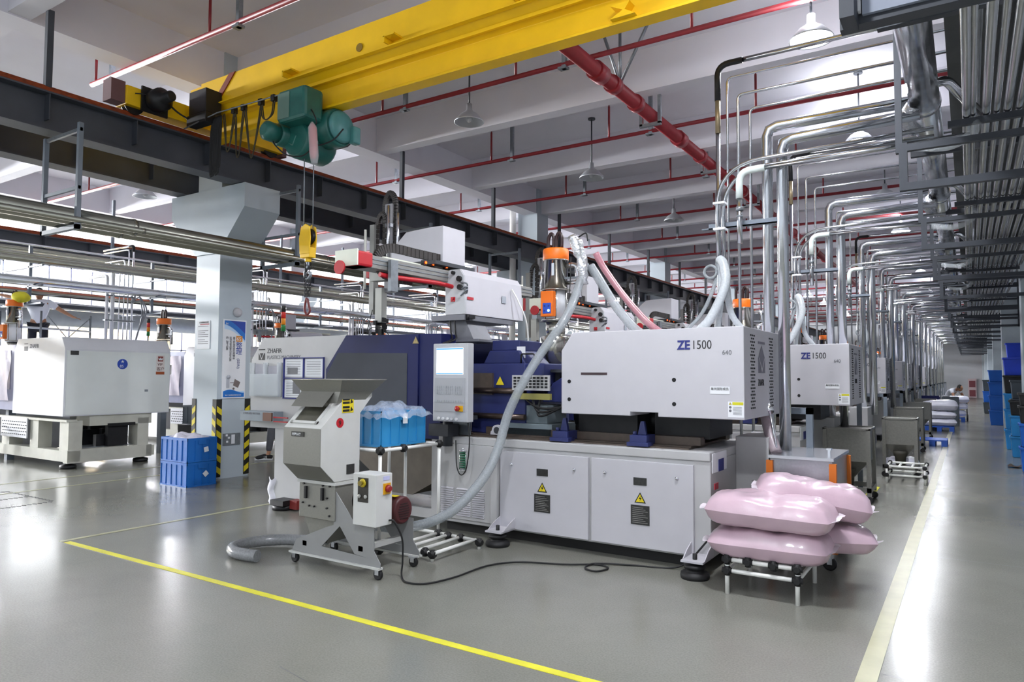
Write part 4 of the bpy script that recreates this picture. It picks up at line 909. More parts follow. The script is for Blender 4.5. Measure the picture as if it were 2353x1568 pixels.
for x, z in ((-4.73, .68), (-4.5, .68), (-4.42, .68), (-4.66, .5), (-4.6, .5), (-4.45, .58), (-4.45, .5), (-4.42, .44), (-4.74, .52)): g.lathe([(.008, 0), (.008, -.012)], (x, 4.09, z), 'y', 8)
for x in (-4.7, -4.5): g.box(x-.012, x+.012, 4.07, 4.09, .56, .66)
mk('bolts', g, blackm, gr, kind='stuff')
ck = [(-4.88, .105), (-4.83, .2), (-4.38, .37), (-4.39, .62), (-4.36, .64), (-4.13, .4), (-3.93, .4), (-3.93, .22), (-3.86, .13), (-3.86, .09), (-4.0, .09)]
def cheek(y):
    g = G()
    t = .006
    hole = [(-4.5, .19), (-4.16, .19), (-4.3, .36)]
    # plate built from strips round the triangular cut-out
    polys = [[(-4.88, .105), (-4.83, .2), (-4.45, .35), (-4.52, .18), (-4.0, .16), (-3.86, .09)], [(-4.45, .35), (-4.38, .37), (-4.39, .62), (-4.36, .64), (-4.13, .4), (-4.31, .37), (-4.52, .18)], [(-4.31, .37), (-4.13, .4), (-3.93, .4), (-3.93, .22), (-3.86, .13), (-3.86, .09), (-4.0, .16), (-4.14, .17)]]
    for p in polys: g.prism(p, 1, y, y+t)
    return g
for y in (4.1, 4.56): mk('side_cheek', cheek(y), M('cheek_grey', '#8e8f90', .42, metal=.25, var=.05), gr)
mk('floor_bar', G().box(-4.9, -3.86, 4.08, 4.13, .085, .1).box(-4.9, -3.86, 4.55, 4.6, .085, .1).box(-4.75, -4.7, 4.1, 4.58, .16, .2).box(-4.1, -4.05, 4.1, 4.58, .2, .24), gp, gr)
mk('collecting_bin', G().prism([(-4.78, .4), (-4.4, .4), (-4.5, .2), (-4.68, .2)], 1, 4.14, 4.48), gs, gr)
for x, y in ((-4.86, 4.12), (-3.9, 4.12), (-3.92, 4.56), (-4.86, 4.56)):
    c = mk('castor', G().lathe([(.035, -.013), (.042, -.01), (.042, .01), (.035, .013)], (x, y, .042), 'y', 18), black, gr)
    mk('castor_fork', G().box(x-.02, x+.02, y-.02, y-.015, .04, .085).box(x-.02, x+.02, y+.015, y+.02, .04, .085).box(x-.035, x+.035, y-.03, y+.03, .08, .088), chrome, gr)
m_ = mk('motor', G().lathe([(.08, 0), (.108, .01), (.112, .05), (.112, .3), (.115, .3), (.115, .345), (.1, .36)], (-4.34, 4.5, .47), 'x', 26), maroon, gr)
g = G()
for j in range(7): g.box(-3.982, -3.976, 4.5-.07+abs(j-3)*.008, 4.57-abs(j-3)*.008, .4+j*.02, .408+j*.02)
mk('fan_grille', g, M('grille_dark', '#251012', .6), m_, kind='stuff')
mk('belt_guard', G().lathe([(.14, 0), (.15, .01), (.15, .05), (.14, .06)], (-4.42, 4.42, .54), 'x', 26), maroon, gr)
mk('yellow_arrow', G().box(-4.12, -4.03, 4.44, 4.5, .583, .586), tapey, m_)
cb = mk('control_box', G().box(-4.115, -3.87, 4.05, 4.235, .415, .82), M('box_cream', '#c9cac8', .45, var=.02), gr, bev=.006)
mk('button_plate', G().box(-4.06, -3.95, 4.046, 4.05, .6, .79), M('plate_black', '#24211a', .5, var=.3, scale=40), cb)
mk('emergency_ring', G().lathe([(.033, 0), (.033, -.01), (.02, -.011)], (-4.003, 4.046, .75), 'y', 20), M('ring_yellow', '#b9a51c', .4), cb)
mk('emergency_stop', G().lathe([(.012, 0), (.012, -.03), (.02, -.032), (.02, -.04)], (-4.003, 4.046, .75), 'y', 16), M('estop_dull', '#7e6f2a', .4), cb)
for x in (-4.038, -3.972): mk('button', G().lathe([(.016, 0), (.016, -.008), (.01, -.009)], (x, 4.046, .645), 'y', 14), M('button_ring', '#a9aaa6', .3, metal=.6), cb)
mk('switch_plate', G().box(-3.87, -3.863, 4.13, 4.21, .66, .745), M('switch_yellow', '#d99e12', .4), cb)
mk('switch_knob', G().lathe([(.03, 0), (.03, .015), (.02, .03)], (-3.863, 4.175, .703), 'x', 16), M('switch_red', '#8a1c1e', .4), cb)
mk('rating_label', G().box(-3.87, -3.867, 4.13, 4.2, .77, .8), M('label_lilac', '#b9bbe0', .5), cb)
g = G().tube(spline([(-3.87, 4.2, .45), (-3.83, 4.22, .44), (-3.8, 4.28, .3), (-3.81, 4.3, .12), (-3.8, 4.28, .012), (-3.65, 4.17, .01), (-3.5, 4.24, .01), (-3.43, 4.5, .01), (-3.41, 4.9, .01), (-3.25, 5.15, .01), (-2.9, 5.3, .01), (-2.66, 5.45, .01), (-2.54, 5.4, .01), (-2.58, 5.26, .01), (-2.7, 5.3, .01), (-2.68, 5.45, .016), (-2.4, 5.6, .01), (-2.1, 5.7, .01), (-1.95, 5.72, .1), (-1.78, 5.7, .3)], 10), .008, 6)
mk('power_cable', g, black, label='black power cable lying looped across the floor in front of the cabinets', cat='cable')
# floor hose
hz = ribbed(G(), [(-4.9, 4.52, .12), (-5.15, 4.5, .07), (-5.4, 4.42, .06), (-5.56, 4.22, .055), (-5.53, 4.0, .055), (-5.38, 3.9, .055), (-5.2, 3.9, .055), (-5.1, 3.92, .055)], .05, 12, 12)
mk('floor_hose', hz, M('smoky_hose', '#8f9194', .2, var=.15, scale=60, alpha=.85), label='curved clear smoky hose lying open ended on the floor beside the granulator', cat='hose')

# ---------------------------------------------------------------- generic crate
def crate(name, x0, x1, y0, y1, z0, z1, m, label, group=None, ribs=(5, 4), open_top=True, cat='crate', big=True):
    r = root(name, ((x0+x1)/2, (y0+y1)/2, z0), label, cat, group); t = .006
    g = G().box(x0+.01, x1-.01, y0+.01, y1-.01, z0, z0+t)
    g.box(x0+.01, x1-.01, y0+.01, y0+.01+t, z0, z1).box(x0+.01, x1-.01, y1-.01-t, y1-.01, z0, z1).box(x0+.01, x0+.01+t, y0+.01, y1-.01, z0, z1).box(x1-.01-t, x1-.01, y0+.01, y1-.01, z0, z1)
    mk('body', g, m, r)
    h = z1-z0
    for a, b, nm in ((z1-.035, z1, 'rim'), (z0, z0+.02, 'foot_rim')):
        mk(nm, G().box(x0, x1, y0, y0+.01, a, b).box(x0, x1, y1-.01, y1, a, b).box(x0, x0+.01, y0, y1, a, b).box(x1-.01, x1, y0, y1, a, b), m, r)
    nx, ny = ribs
    for i in range(nx+1):
        x = x0+.012+(x1-x0-.03)*i/nx
        for yy in ((y0, y0+.01), (y1-.01, y1)): mk('rib', G().box(x, x+.008, yy[0], yy[1], z0+.02, z1-.035), m, r)
    for i in range(ny+1):
        y = y0+.012+(y1-y0-.03)*i/ny
        for xx in ((x0, x0+.01), (x1-.01, x1)): mk('rib', G().box(xx[0], xx[1], y, y+.008, z0+.02, z1-.035), m, r)
    ym = (y0+y1)/2; mk('handle_recess', G().box(x1-.002, x1+.004, ym-.06, ym+.06, z1-h*.28, z1-h*.08), m, r, bev=.003)
    return r
def joint(g, p, r=.024, l=.035): g.tube([(p[0]-l, p[1], p[2]), (p[0]+l, p[1], p[2])], r, 8).tube([(p[0], p[1]-l, p[2]), (p[0], p[1]+l, p[2])], r, 8).tube([(p[0], p[1], p[2]-l), (p[0], p[1], p[2]+l)], r, 8)
ct = root('pipe_rack_cart', (-4.5, 5.0, 0), 'white lean pipe rack with black joints beside the granulator, holding a blue crate', 'rack')
R = .016; a, b, c, d = -5.0, -4.35, 4.6, 5.42
def pipe(p, q, par=ct, r=R): mk('pipe', G().tube([p, q], r, 10), pvcw, par)
for x in (a, b):
    for y in (c, d): pipe((x, y, .03), (x, y, .93))
for z in (.93, .07):
    pipe((a, c, z), (b, c, z)); pipe((a, d, z), (b, d, z)); pipe((a, c, z), (a, d, z)); pipe((b, c, z), (b, d, z))
pipe((-4.68, c, .93), (-4.68, d, .93)); pipe((-4.78, d, .07), (-4.78, d, .93)); pipe((b, 5.0, .07), (b, 5.0, .93)) if False else None
pipe((b, d, .07), (-3.8, d-.06, .07)); pipe((b, 4.78, .07), (-3.9, 4.78, .07))
for x in (-4.2, -4.05, -3.87): pipe((x, 4.78, .075), (x, 5.37, .075))
pipe((-3.82, 5.36, .0), (-3.82, 5.36, .08)); pipe((-3.9, 4.78, 0), (-3.9, 4.78, .08))
for p in ((b, c, .93), (b, d, .93), (a, c, .93), (a, d, .93), (-4.68, c, .93), (-4.68, d, .93), (b, 4.9, .93), (b, d, .07), (b, c, .07), (-4.2, 5.38, .07), (-4.05, 5.38, .07), (-3.82, 5.36, .06), (-3.9, 4.78, .06), (-3.98, 4.78, .07)):
    g = G(); joint(g, p); mk('joint', g, black, ct)
crate('plastic_crate', -4.98, -4.4, 4.66, 5.28, .95, 1.27, bluec2, 'bright blue plastic crate under a clear film on the white pipe rack', None, (5, 5))
def cover(u, v):
    x = -5.02+.68*u; y = 4.62+.7*v; e = min(u, 1-u, v, 1-v)
    z = 1.3+.03*sin(9*u+4*v)+.02*sin(17*v-6*u)+.015*sin(31*u) if e > .12 else 1.3-(.12-e)*.75+.012*sin(40*u+20*v)
    return (x+.012*sin(30*v), y+.012*sin(26*u), z)
mk('plastic_film', G().grid(cover, 28, 28), M('film', '#cfdcf0', .12, alpha=.34, var=.1, bump=.6, scale=15), label='crumpled clear plastic film draped over the bright blue crate', cat='film')
mk('film_tag', G().box(-4.385, -4.38, 4.93, 4.99, 1.15, 1.24), paper, label='small white paper tag stuck on the bright blue crate', cat='tag')
# ================================================================ PIPE DROPS, DUCT AND RACK ALONG THE AISLE
thinp = M('thin_steel_pipe', '#b9bbc0', .22, metal=1, var=.05)
tanp = M('aged_pipe', '#8a7c62', .35, metal=.5, var=.1)
def drop(k, full=True):
    dy = 3.63*k
    lab = 'polished pipe drop with insulated and thin pipes serving the %s moulding machine' % ('nearest' if k == 0 else ORD[k])
    r = root('pipe_drop', (-1.7, 7.0+dy, 0), lab, 'pipes', 'pipe drops beside the machines')
    n = 12 if k < 3 else 6; sg = 5 if k < 3 else 2
    def pp(name, pts, rad, mat=thinp, bd=.06, nn=None, seg=None): return mk(name, G().tube([(x, y+dy, z) for x, y, z in bend(pts, bd, seg or sg)], rad, nn or n), mat, r)
    pp('insulated_pipe', [(-1.62, 7.1, .2), (-1.62, 7.1, 4.05), (-.33, 7.1, 4.05)], .052, clad, .1, 16 if k < 3 else 8, 2)
    pp('insulated_pipe', [(-1.42, 6.8, .93), (-1.42, 6.8, 3.8), (-.3, 6.8, 3.83)], .052, clad, .1, 16 if k < 3 else 8, 2)
    pp('thin_pipe', [(-1.52, 7.15, 1.1), (-1.52, 7.15, 3.93), (-.3, 7.15, 3.93)], .012, thinp, .03)
    pp('thin_pipe', [(-2.06, 7.3, .3), (-2.06, 7.3, 4.72), (.2, 7.3, 4.72)], .012)
    pp('thin_pipe', [(-1.95, 7.3, .3), (-1.95, 7.3, 4.52), (.2, 7.3, 4.52)], .016)
    pp('thin_pipe', [(-1.83, 7.3, .3), (-1.83, 7.3, 4.35), (.2, 7.3, 4.35)], .014)
    pp('conveying_pipe', [(-2.16, 7.3, 1.0), (-2.16, 7.3, 4.5)], .024)
    pp('black_elbow', [(-2.16, 7.3, 4.5), (-2.16, 7.3, 4.88), (-1.9, 7.3, 4.88)], .032, blackm, .22, seg=6)
    pp('conveying_pipe', [(-1.9, 7.3, 4.88), (.3, 7.3, 4.88)], .026)
    mk('painted_sleeve', G().tube([(-2.16, 7.3+dy, 4.15), (-2.16, 7.3+dy, 4.5)], .027, 10), tanp, r)
    if k < 7:
        for s in (0, .055):
            pp('bent_pipe', [(-1.99+s*.7, 6.7+s, 2.7), (-2.0+s*.7, 6.7+s, 3.62-s), (-.2, 6.7+s, 3.66-s)], .02, thinp, .42, seg=8)
        mk('clip', G().box(-2.03, -1.92, 6.67+dy, 6.78+dy, 3.25, 3.27).box(-2.03, -1.92, 6.67+dy, 6.78+dy, 3.0, 3.02), paper, r)
        pp('conveying_pipe', [(-1.62, 6.7, 3.54), (.05, 6.7, 3.56)], .022)
        pp('clear_elbow', [(-1.785, 6.7, 3.28), (-1.785, 6.7, 3.54), (-1.55, 6.7, 3.54)], .034, M('frosted_elbow', '#dfe9e6', .25, alpha=.85, var=.05), .2, 12 if k < 3 else 8, 6)
        pp('conveying_pipe', [(-1.785, 6.7, 2.85), (-1.785, 6.7, 3.3)], .026)
        mk('coupling', G().tube([(-1.785, 6.7+dy, 3.2), (-1.785, 6.7+dy, 3.16)], .035, 10).tube([(-1.785, 6.7+dy, 3.12), (-1.785, 6.7+dy, 3.1)], .03, 10), galv, r)
        if k < 4: mk('clear_bow', G().tube([(x, y+dy, z) for x, y, z in spline([(-.35, 6.62, 3.5), (-.1, 6.6, 3.46), (.06, 6.62, 3.54), (.1, 6.68, 3.64)])], .035, 12), M('bow_clear', '#dfe6ea', .1, alpha=.22, var=.02), r)
    mk('cross_channel', G().box(-2.13, -1.38, 6.86+dy, 6.88+dy, 3.05, 3.1).box(-2.2, -1.38, 6.86+dy, 6.92+dy, 3.05, 3.06), steel_mid, r)
    mk('support_post', G().box(-1.32, -1.26, 7.22+dy, 7.28+dy, 0, 1.3).box(-1.7, -1.26, 7.22+dy, 7.28+dy, 1.24, 1.3).box(-2.3, -1.5, 7.2+dy, 7.23+dy, .6, .67), steel_mid, r)
    return r
for k in range(0, 14): drop(k)
# transparent feed hose fan over machine covers
def fan(k, label):
    dy = 3.63*k; r = root('feed_hoses', (-2.0, 6.7+dy, 2.0), label, 'hoses', 'hose fans behind the machine covers')
    A_ = [[(-1.98, 6.7, 2.72), (-1.93, 6.66, 2.66), (-1.9, 6.6, 2.45), (-2.02, 6.55, 2.15), (-2.15, 6.5, 2.0)], [(-1.96, 6.7, 2.72), (-1.93, 6.75, 2.5), (-1.9, 6.8, 2.2), (-1.78, 6.9, 2.0)],
          [(-2.0, 6.7, 2.7), (-2.02, 6.7, 2.5), (-2.12, 6.6, 2.2), (-2.28, 6.5, 2.0)], [(-1.97, 6.7, 2.7), (-1.97, 6.72, 2.4), (-2.0, 6.7, 2.1), (-2.0, 6.7, 2.0)]]
    for i, p in enumerate(A_):
        g = ribbed(G(), [(x, y+dy, z) for x, y, z in p], [.042, .03, .018, .03][i], 8, 10)
        mk('hose', g, M('hose_milky', '#c8ced2', .25, alpha=.85, var=.1, scale=60) if i != 2 else hosem, r)
    mk('coil', G().tube([(-2.06+.06*cos(a), 6.68+dy, 2.6+.06*sin(a)) for a in [i*.5 for i in range(26)]], .014, 8), hosem, r)
    return r
fan(0, 'bundle of thick milky hoses fanning out behind the nearest machine cover'); fan(1, 'hose bundle bowing out behind the second machine cover'); fan(3, 'hose bundle further back behind the fourth machine cover')
# main duct
du = root('main_duct', (-.26, 20, 3.95), 'large polished silver duct running down the aisle at the top right', 'duct')
L0 = [2.2, 6.95]
for k in range(0, 16):
    y0 = 3.35+3.63*k; mk('duct_section', G().tube([(-.27, y0, 3.98), (-.27, y0+3.6, 3.98)], .115, 20), clad, du)
    g = G().tube([(-.27, y0+3.55, 3.98), (-.27, y0+3.66, 3.98)], .125, 20); mk('duct_collar', g, clad, du)
    g = G().tube(bend([(-.34, y0+3.4, 3.9), (-.42, y0+3.5, 3.82), (-.36, y0+3.72, 3.78)], .06), .06, 10); mk('crumpled_joint', g, M('crumpled_foil', '#d2d4da', .2, metal=1, bump=2.0, scale=40), du)
    mk('branch_pipe', G().tube(bend([(-.2, y0+3.2, 3.98), (-.1, y0+3.3, 4.02), (.12, y0+3.75, 3.85)], .05), .04, 10), clad, du)
# parallel pipes of the rack
xs = [.03, .075, .16, .23, .30, .375, .45, .52, .60, .68, .76, .85]; rs = [.03, .018, .03, .022, .028, .024, .03, .024, .03, .022, .03, .026]
darkp = M('rack_pipe_shaded', '#a3a5a8', .25, metal=1, var=.08)
for i, (x, rr) in enumerate(zip(xs, rs)):
    mk('rack_pipe', G().tube([(x, .8, 3.72), (x, 62, 3.72)], rr, 12), darkp, label='long steel rack pipe, number %s counted from the silver duct towards the wall' % ['one', 'two', 'three', 'four', 'five', 'six', 'seven', 'eight', 'nine', 'ten', 'eleven', 'twelve'][i], cat='pipe', group='parallel pipes of the overhead rack')
for i, x in enumerate((.1, .34, .56, .8)):
    mk('rack_pipe', G().tube([(x, .8, 3.95), (x, 62, 3.95)], .028, 8), darkp, label='upper layer steel pipe above the rack, %s from the duct side' % ORD[i], cat='pipe', group='parallel pipes of the overhead rack')
mk('shade_deck', G().box(-.1, .83, .5, 62, 4.28, 4.32), M('deck_dark', '#3b3d3c', .7, metal=.2, var=.15), label='added dark deck above the rack pipes, in place of the unlit ceiling', cat='cable tray')  # made-up deck that keeps the zone right of the duct dark
rk = M('rack_channel_shaded', '#363a41', .5, metal=.3, var=.1)  # frame colour darkened to carry the shade of the unlit right side
for k in range(0, 18):
    y = 3.3+3.15*k
    r = root('pipe_support', (.3, y, 3.14), 'grey steel hanging frame under the rack pipes, %s from the viewer' % ORD[k], 'frame', 'hanging frames of the overhead pipe rack')
    mk('lower_bar', G().box(-.44, 1.3, y, y+.06, 3.11, 3.17), rk, r); mk('upper_bar', G().box(-.38, 1.3, y, y+.05, 3.43, 3.48), rk, r)
    mk('side_post', G().box(-.44, -.38, y, y+.06, 3.17, 3.5), rk, r); mk('hanger_post', G().box(-.47, -.42, y+.1, y+.15, 3.45, 5.95), rk, r)
    mk('saddle_bar', G().box(-.1, 1.5, y+.2, y+.25, 3.63, 3.68), rk, r); mk('upper_saddle', G().box(-.45, 1.5, y+1.7, y+1.76, 3.84, 3.9), rk, r)
    mk('wall_post', G().box(1.24, 1.3, y, y+.06, 3.1, 5.95), rk, r)
sg = root('overhead_sign', (-.2, 3.2, 3.1), 'pale grey hanging sign board cut by the top edge of the view', 'sign')
mk('frame', G().box(-.41, .2, 3.26, 3.3, 3.1, 3.6), rk, sg); mk('side_box', G().box(-.415, -.36, 3.1, 3.26, 3.07, 3.6), rk, sg)
mk('board', G().box(-.345, -.03, 3.24, 3.26, 3.13, 3.6), M('sign_board', '#8f97a8', .5, var=.03), sg)
mk('tube', G().box(-.36, -.35, 3.22, 3.25, 3.14, 3.6), paper, sg)
text('letters', 'V5', .08, (-.31, 3.236, 3.235), FRONT, ink, sg, sx=.6)

# ---------------------------------------------------------------- more machines of the row, with loaders and robots
KEEP = None
boxshift = {1: .3, 2: -.8, 3: .05, 4: .1, 5: 0, 6: .05, 7: .1, 8: 0, 9: .05, 10: 0}
for k in range(1, 11):
    c = dup(M1, (0, 3.63*k, 0), 'white and navy moulding machine, %s in the row from the viewer' % ORD[k])
    for ch in list(c.children):
        if ch.name.split('.')[0] in ('injection_cover', 'injection_drive'): ch.location.x += boxshift[k]
        if k > 2 and ch.name.split('.')[0] in ('levelling_foot', 'foot_bracket', 'lifting_lug', 'data_tag', 'maker_mark', 'document_sheet', 'document_pocket', 'pocket_papers', 'shelf_lettering', 'brown_box', 'red_fork', 'spring_cage', 'green_spring', 'sheet_picture', 'emblem_v', 'maker_emblem', 'hoses', 'louvers', 'end_label'):
            for s in list(ch.children): bpy.data.objects.remove(s)
            bpy.data.objects.remove(ch)
    if k <= 8:
        d = dup(L1, (boxshift[k]*.3+(.9 if k == 1 else .3), 3.63*k, -.25 if k == 1 else -.2), 'orange topped hopper loader on the %s machine of the row' % ORD[k])
        d = dup(R1, (-.1, 3.63*k, -.1), 'take-out robot above the %s machine of the row' % ORD[k])
# ================================================================ MATERIAL BINS, BAGS, PALLETS, CRATES
bs = M('bin_steel', '#9a9ba0', .3, metal=.7, var=.05, scale=50)
bn = root('material_bin', (-1.2, 6.8, 0), 'stainless material bin with orange corner strips behind the pink sacks', 'bin')
mk('body', G().box(-1.46, -.96, 6.36, 7.18, .2, .9), bs, bn, bev=.004)
mk('lid', G().box(-1.47, -.95, 6.34, 7.22, .9, .925), M('lid_steel', '#c3c5cb', .22, metal=.8, var=.03), bn)
for x in (-1.485, -.985):
    for y in (6.33, 7.15): mk('orange_strip', G().box(x, x+.055, y, y+.05, .15, .88), M('strip_orange', '#c8690f', .5), bn)
mk('lid_handle', G().box(-1.05, -1.03, 6.7, 6.74, .925, .96).box(-1.06, -1.02, 6.69, 6.75, .96, .975), chrome, bn)
for x, y in ((-1.0, 6.4), (-1.42, 6.4), (-1.0, 7.1), (-1.42, 7.1)):
    mk('castor', G().lathe([(.045, -.016), (.055, -.012), (.055, .012), (.045, .016)], (x, y, .055), 'y', 18), black, bn); mk('castor_fork', G().box(x-.03, x+.03, y-.025, y+.025, .1, .15).box(x-.02, x+.02, y-.024, y-.018, .05, .12), chrome, bn)
mk('suction_lance', G().tube([(-1.5, 6.55, 1.3), (-1.43, 6.5, .95)], .012, 8).tube([(-1.52, 6.58, 1.34), (-1.5, 6.55, 1.28)], .04, 10), chrome, bn)
mk('pink_hose_end', G().tube(spline([(-1.62, 6.9, 1.5), (-1.6, 6.8, 1.3), (-1.52, 6.62, 1.1), (-1.44, 6.52, .93)]), .05, 10), M('pale_pink_hose', '#b3a4aa', .3, alpha=.8, var=.1, scale=50), bn)
def hopperbin(x0, y0, label, w=.56, d=.6):
    r = root('hopper_bin', (x0+w/2, y0+d/2, 0), label, 'bin', 'dull steel hopper bins on legs'); m = M('bin_dull', '#7e7d78', .4, metal=.5, var=.08, scale=40)
    x1, y1 = x0+w, y0+d
    mk('hopper', G().box(x0+.03, x1-.03, y0+.02, y1-.02, .52, .93), m, r, bev=.003)
    a = [(x0+.03, y0+.03, .52), (x1-.03, y0+.03, .52), (x1-.03, y1-.03, .52), (x0+.03, y1-.03, .52)]; xc, yc = (x0+x1)/2, (y0+y1)/2
    b = [(xc-.06, yc-.06, .3), (xc+.06, yc-.06, .3), (xc+.06, yc+.06, .3), (xc-.06, yc+.06, .3)]
    mk('cone', G().loft(b, a), m, r); mk('outlet', G().lathe([(.07, .2), (.08, .32), (.1, .36), (.1, .42)], (xc, y0+.08, 0), 'z', 12), M('outlet_dark', '#2e2c22', .7, var=.3), r)
    mk('rim', G().box(x0, x1, y0, y0+.02, .92, .945).box(x0, x1, y1-.02, y1, .92, .945).box(x0, x0+.02, y0, y1, .92, .945).box(x1-.02, x1, y0, y1, .92, .945), m, r)
    for x in (x0, x1-.05):
        for y in (y0, y1-.05):
            mk('leg', G().box(x, x+.05, y, y+.05, .1, .93), m, r)
            mk('castor', G().lathe([(.035, -.014), (.045, -.01), (.045, .01), (.035, .014)], (x+.025, y+.025, .045), 'y', 14), black, r)
    mk('rail', G().box(x0, x1, y0, y0+.04, .14, .2), m, r); mk('rail', G().box(x0, x1, y1-.04, y1, .14, .2), m, r); mk('rail', G().box(x1-.04, x1, y0, y1, .14, .2), m, r)
    return r
hopperbin(-1.62, 9.95, 'dull steel hopper bin on castors behind the orange edged bin')
hopperbin(-1.2, 12.85, 'dull steel hopper bin with tapering base, further back beside a low white rack', .5, .5)
for k in (3, 4, 5): hopperbin(-1.4, 5.9+3.63*(k)+.6, 'small distant hopper bin in front of the %s machine' % ORD[k])
# sacks ---------------------------------------------------------------
def sack(name, c, L, Wd, H, mat, label, cat='sack', group=None, rz=0, tilt=0, seed=0, ears=True, printed=True):
    random.seed(seed); ph = [random.uniform(0, 6) for _ in range(6)]
    R = Matrix.Rotation(rz, 3, 'Z') @ Matrix.Rotation(tilt, 3, 'Y'); C = Vector(c)
    def P(u, v, s):
        a, b = 2*u-1, 2*v-1
        ex = 1-.05*abs(b)**3; ey = 1-.1*abs(a)**5
        x = a*L/2*ex; y = b*Wd/2*ey
        pr = max(0, 1-abs(a)**5.5)**.55*max(0, 1-abs(b)**4.5)**.5
        w = .006*sin(7*a+4*b+ph[0])+.004*sin(9*b-11*a+ph[1])-.011*max(0, sin(8*a+ph[2]+.6*b))**9-.006*max(0, sin(15*a-2*b+ph[4]))**8
        z = s*H/2*pr*(1+.06*sin(2.5*a+ph[3])) + w*pr*(1 if s > 0 else .5)
        if s < 0: z = max(z, -H/2*.8)
        return C+R@Vector((x, y, z))
    g = G(); n = 30; m = 20
    g.grid(lambda u, v: P(u, v, 1), n, m); g.grid(lambda u, v: P(1-u, v, -1), n, m)
    r = root(name, C-Vector((0, 0, H/2)), label, cat, group)
    mk('sack_body', g, mat, r)
    if ears:
        for s in (-1, 1):
            e = G(); e.grid(lambda u, v: C+R@Vector((s*(L/2-.02+.045*v+.01*sin(14*u)), (u-.5)*Wd*(.85-.12*v), .015*sin(11*u+s)*(v)+.004)), 14, 2)
            mk('end_seam', e, M('seam_film', '#e9dfe8', .25, alpha=.8, var=.05), r)
    if printed:
        pg = G()
        for i in range(3):
            q = lambda a, z: C+R@Vector((a, -Wd/2*.86-.012, z))
            x = .06+.035*i; pg.add([q(x, -.052), q(x+.02, -.052), q(x+.002, -.024), q(x-.018, -.024)], [(0, 1, 2, 3)])
        mk('printed_mark', pg, M('sack_print', '#8a4a66', .5), r)
    return r
st = root('sack_stand', (-1.28, 5.6, 0), 'low white pipe stand with black joints carrying the pink sacks', 'stand')
sx0, sx1, sy0, sy1, sz = -1.53, -1.04, 5.3, 5.95, .27
def sp_(p, q): mk('pipe', G().tube([p, q], .016, 10), pvcw, st)
for x in (sx0, sx1):
    for y in (sy0, sy1): sp_((x, y, 0), (x, y, sz))
for z in (sz-.02, .17):
    sp_((sx0, sy0, z), (sx1, sy0, z)); sp_((sx0, sy1, z), (sx1, sy1, z)); sp_((sx0, sy0, z), (sx0, sy1, z)); sp_((sx1, sy0, z), (sx1, sy1, z))
for x in (-1.38, -1.2): sp_((x, sy0, sz-.02), (x, sy1, sz-.02))
for p in [(x, y, z) for x in (sx0, sx1) for y in (sy0, sy1) for z in (sz-.02, .17)]+[(-1.38, sy0, sz-.02), (-1.2, sy0, sz-.02)]:
    g = G(); joint(g, p, .022, .035); mk('joint', g, black, st)
gp_ = 'pink plastic sacks piled on the pipe stand'
sack('pink_sack', (-1.27, 5.52, .365), .86, .52, .24, bagpink, 'lowest front pink plastic sack lying directly on the white pipe stand', group=gp_, rz=.05, seed=2)
sack('pink_sack', (-1.02, 5.95, .37), .8, .5, .22, bagpink, 'lower rear pink sack mostly hidden, its clear end poking out at the right', group=gp_, rz=.35, seed=4)
sack('pink_sack', (-1.26, 5.5, .60), .9, .54, .26, bagpink, 'upper front pink sack with printed side, above the lowest sack', group=gp_, rz=.02, tilt=.02, seed=8)
sack('pink_sack', (-1.06, 5.98, .66), .84, .56, .27, bagpink, 'topmost rear pink sack sloping down to the right', group=gp_, rz=.25, tilt=.16, seed=13)
# pallets and white sacks down the aisle
pb = M('pallet_blue', '#2c5bb8', .5, var=.08)
def pallet(x0, y0, label, w=.6, d=.8):
    r = root('pallet', (x0+w/2, y0+d/2, 0), label, 'pallet', 'blue plastic pallets in the aisle')
    for i in range(6): mk('deck_board', G().box(x0, x0+w, y0+i*d/6+.01, y0+(i+1)*d/6-.01, .12, .15), pb, r)
    for x in (x0, x0+w/2-.06, x0+w-.12):
        for y in (y0, y0+d/2-.06, y0+d-.12): mk('block', G().box(x, x+.12, y, y+.12, .02, .12), pb, r)
        mk('runner', G().box(x, x+.12, y0, y0+d, 0, .02), pb, r)
    return r
pallet(-1.05, 19.1, 'empty blue pallet on the aisle floor beyond the low white rack')
pallet(-1.15, 24.5, 'blue pallet under the three stacked white sacks', .75, .9); pallet(-.75, 30, 'blue pallet under the sacks beside the trolley')
gw = 'white sacks on pallets in the aisle'
for i, (z, L) in enumerate(((.26, .95), (.48, .9), (.76, .95))):
    sack('white_sack', (-.8+.02*i, 24.8, z), L, .6, .24 if i < 2 else .34, bagwhite, '%s white sack of the stack on the blue pallet' % ('lowest', 'middle', 'topmost and fattest')[i], group=gw, seed=20+i, ears=False, printed=False)
for i in range(3): sack('white_sack', (-.45+.05*i, 30.4, .3+.25*i), .7, .5, .26, bagwhite, '%s white sack of the distant pile beside the trolley' % ('bottom', 'middle', 'top')[i], group=gw, seed=30+i, ears=False, printed=False)
sack('white_sack', (-.95, 13.2, .2), .5, .4, .2, bagwhite, 'small white bag lying under the second hopper bin', group=gw, seed=41, ears=False, printed=False)
lr = root('low_rack', (-.85, 12.6, 0), 'low white pipe rack with black joints in front of the second hopper bin', 'rack')
def lp(p, q): mk('pipe', G().tube([p, q], .016, 8), pvcw, lr)
X = (-1.08, -.58); Y_ = (12.15, 12.75)
for x in X:
    for y in Y_: lp((x, y, 0), (x, y, .25))
for z in (.12, .25):
    for y in Y_: lp((X[0], y, z), (X[1], y, z))
    for x in X: lp((x, Y_[0], z), (x, Y_[1], z))
for x in (-.92, -.75): lp((x, Y_[0], .25), (x, Y_[1], .25))
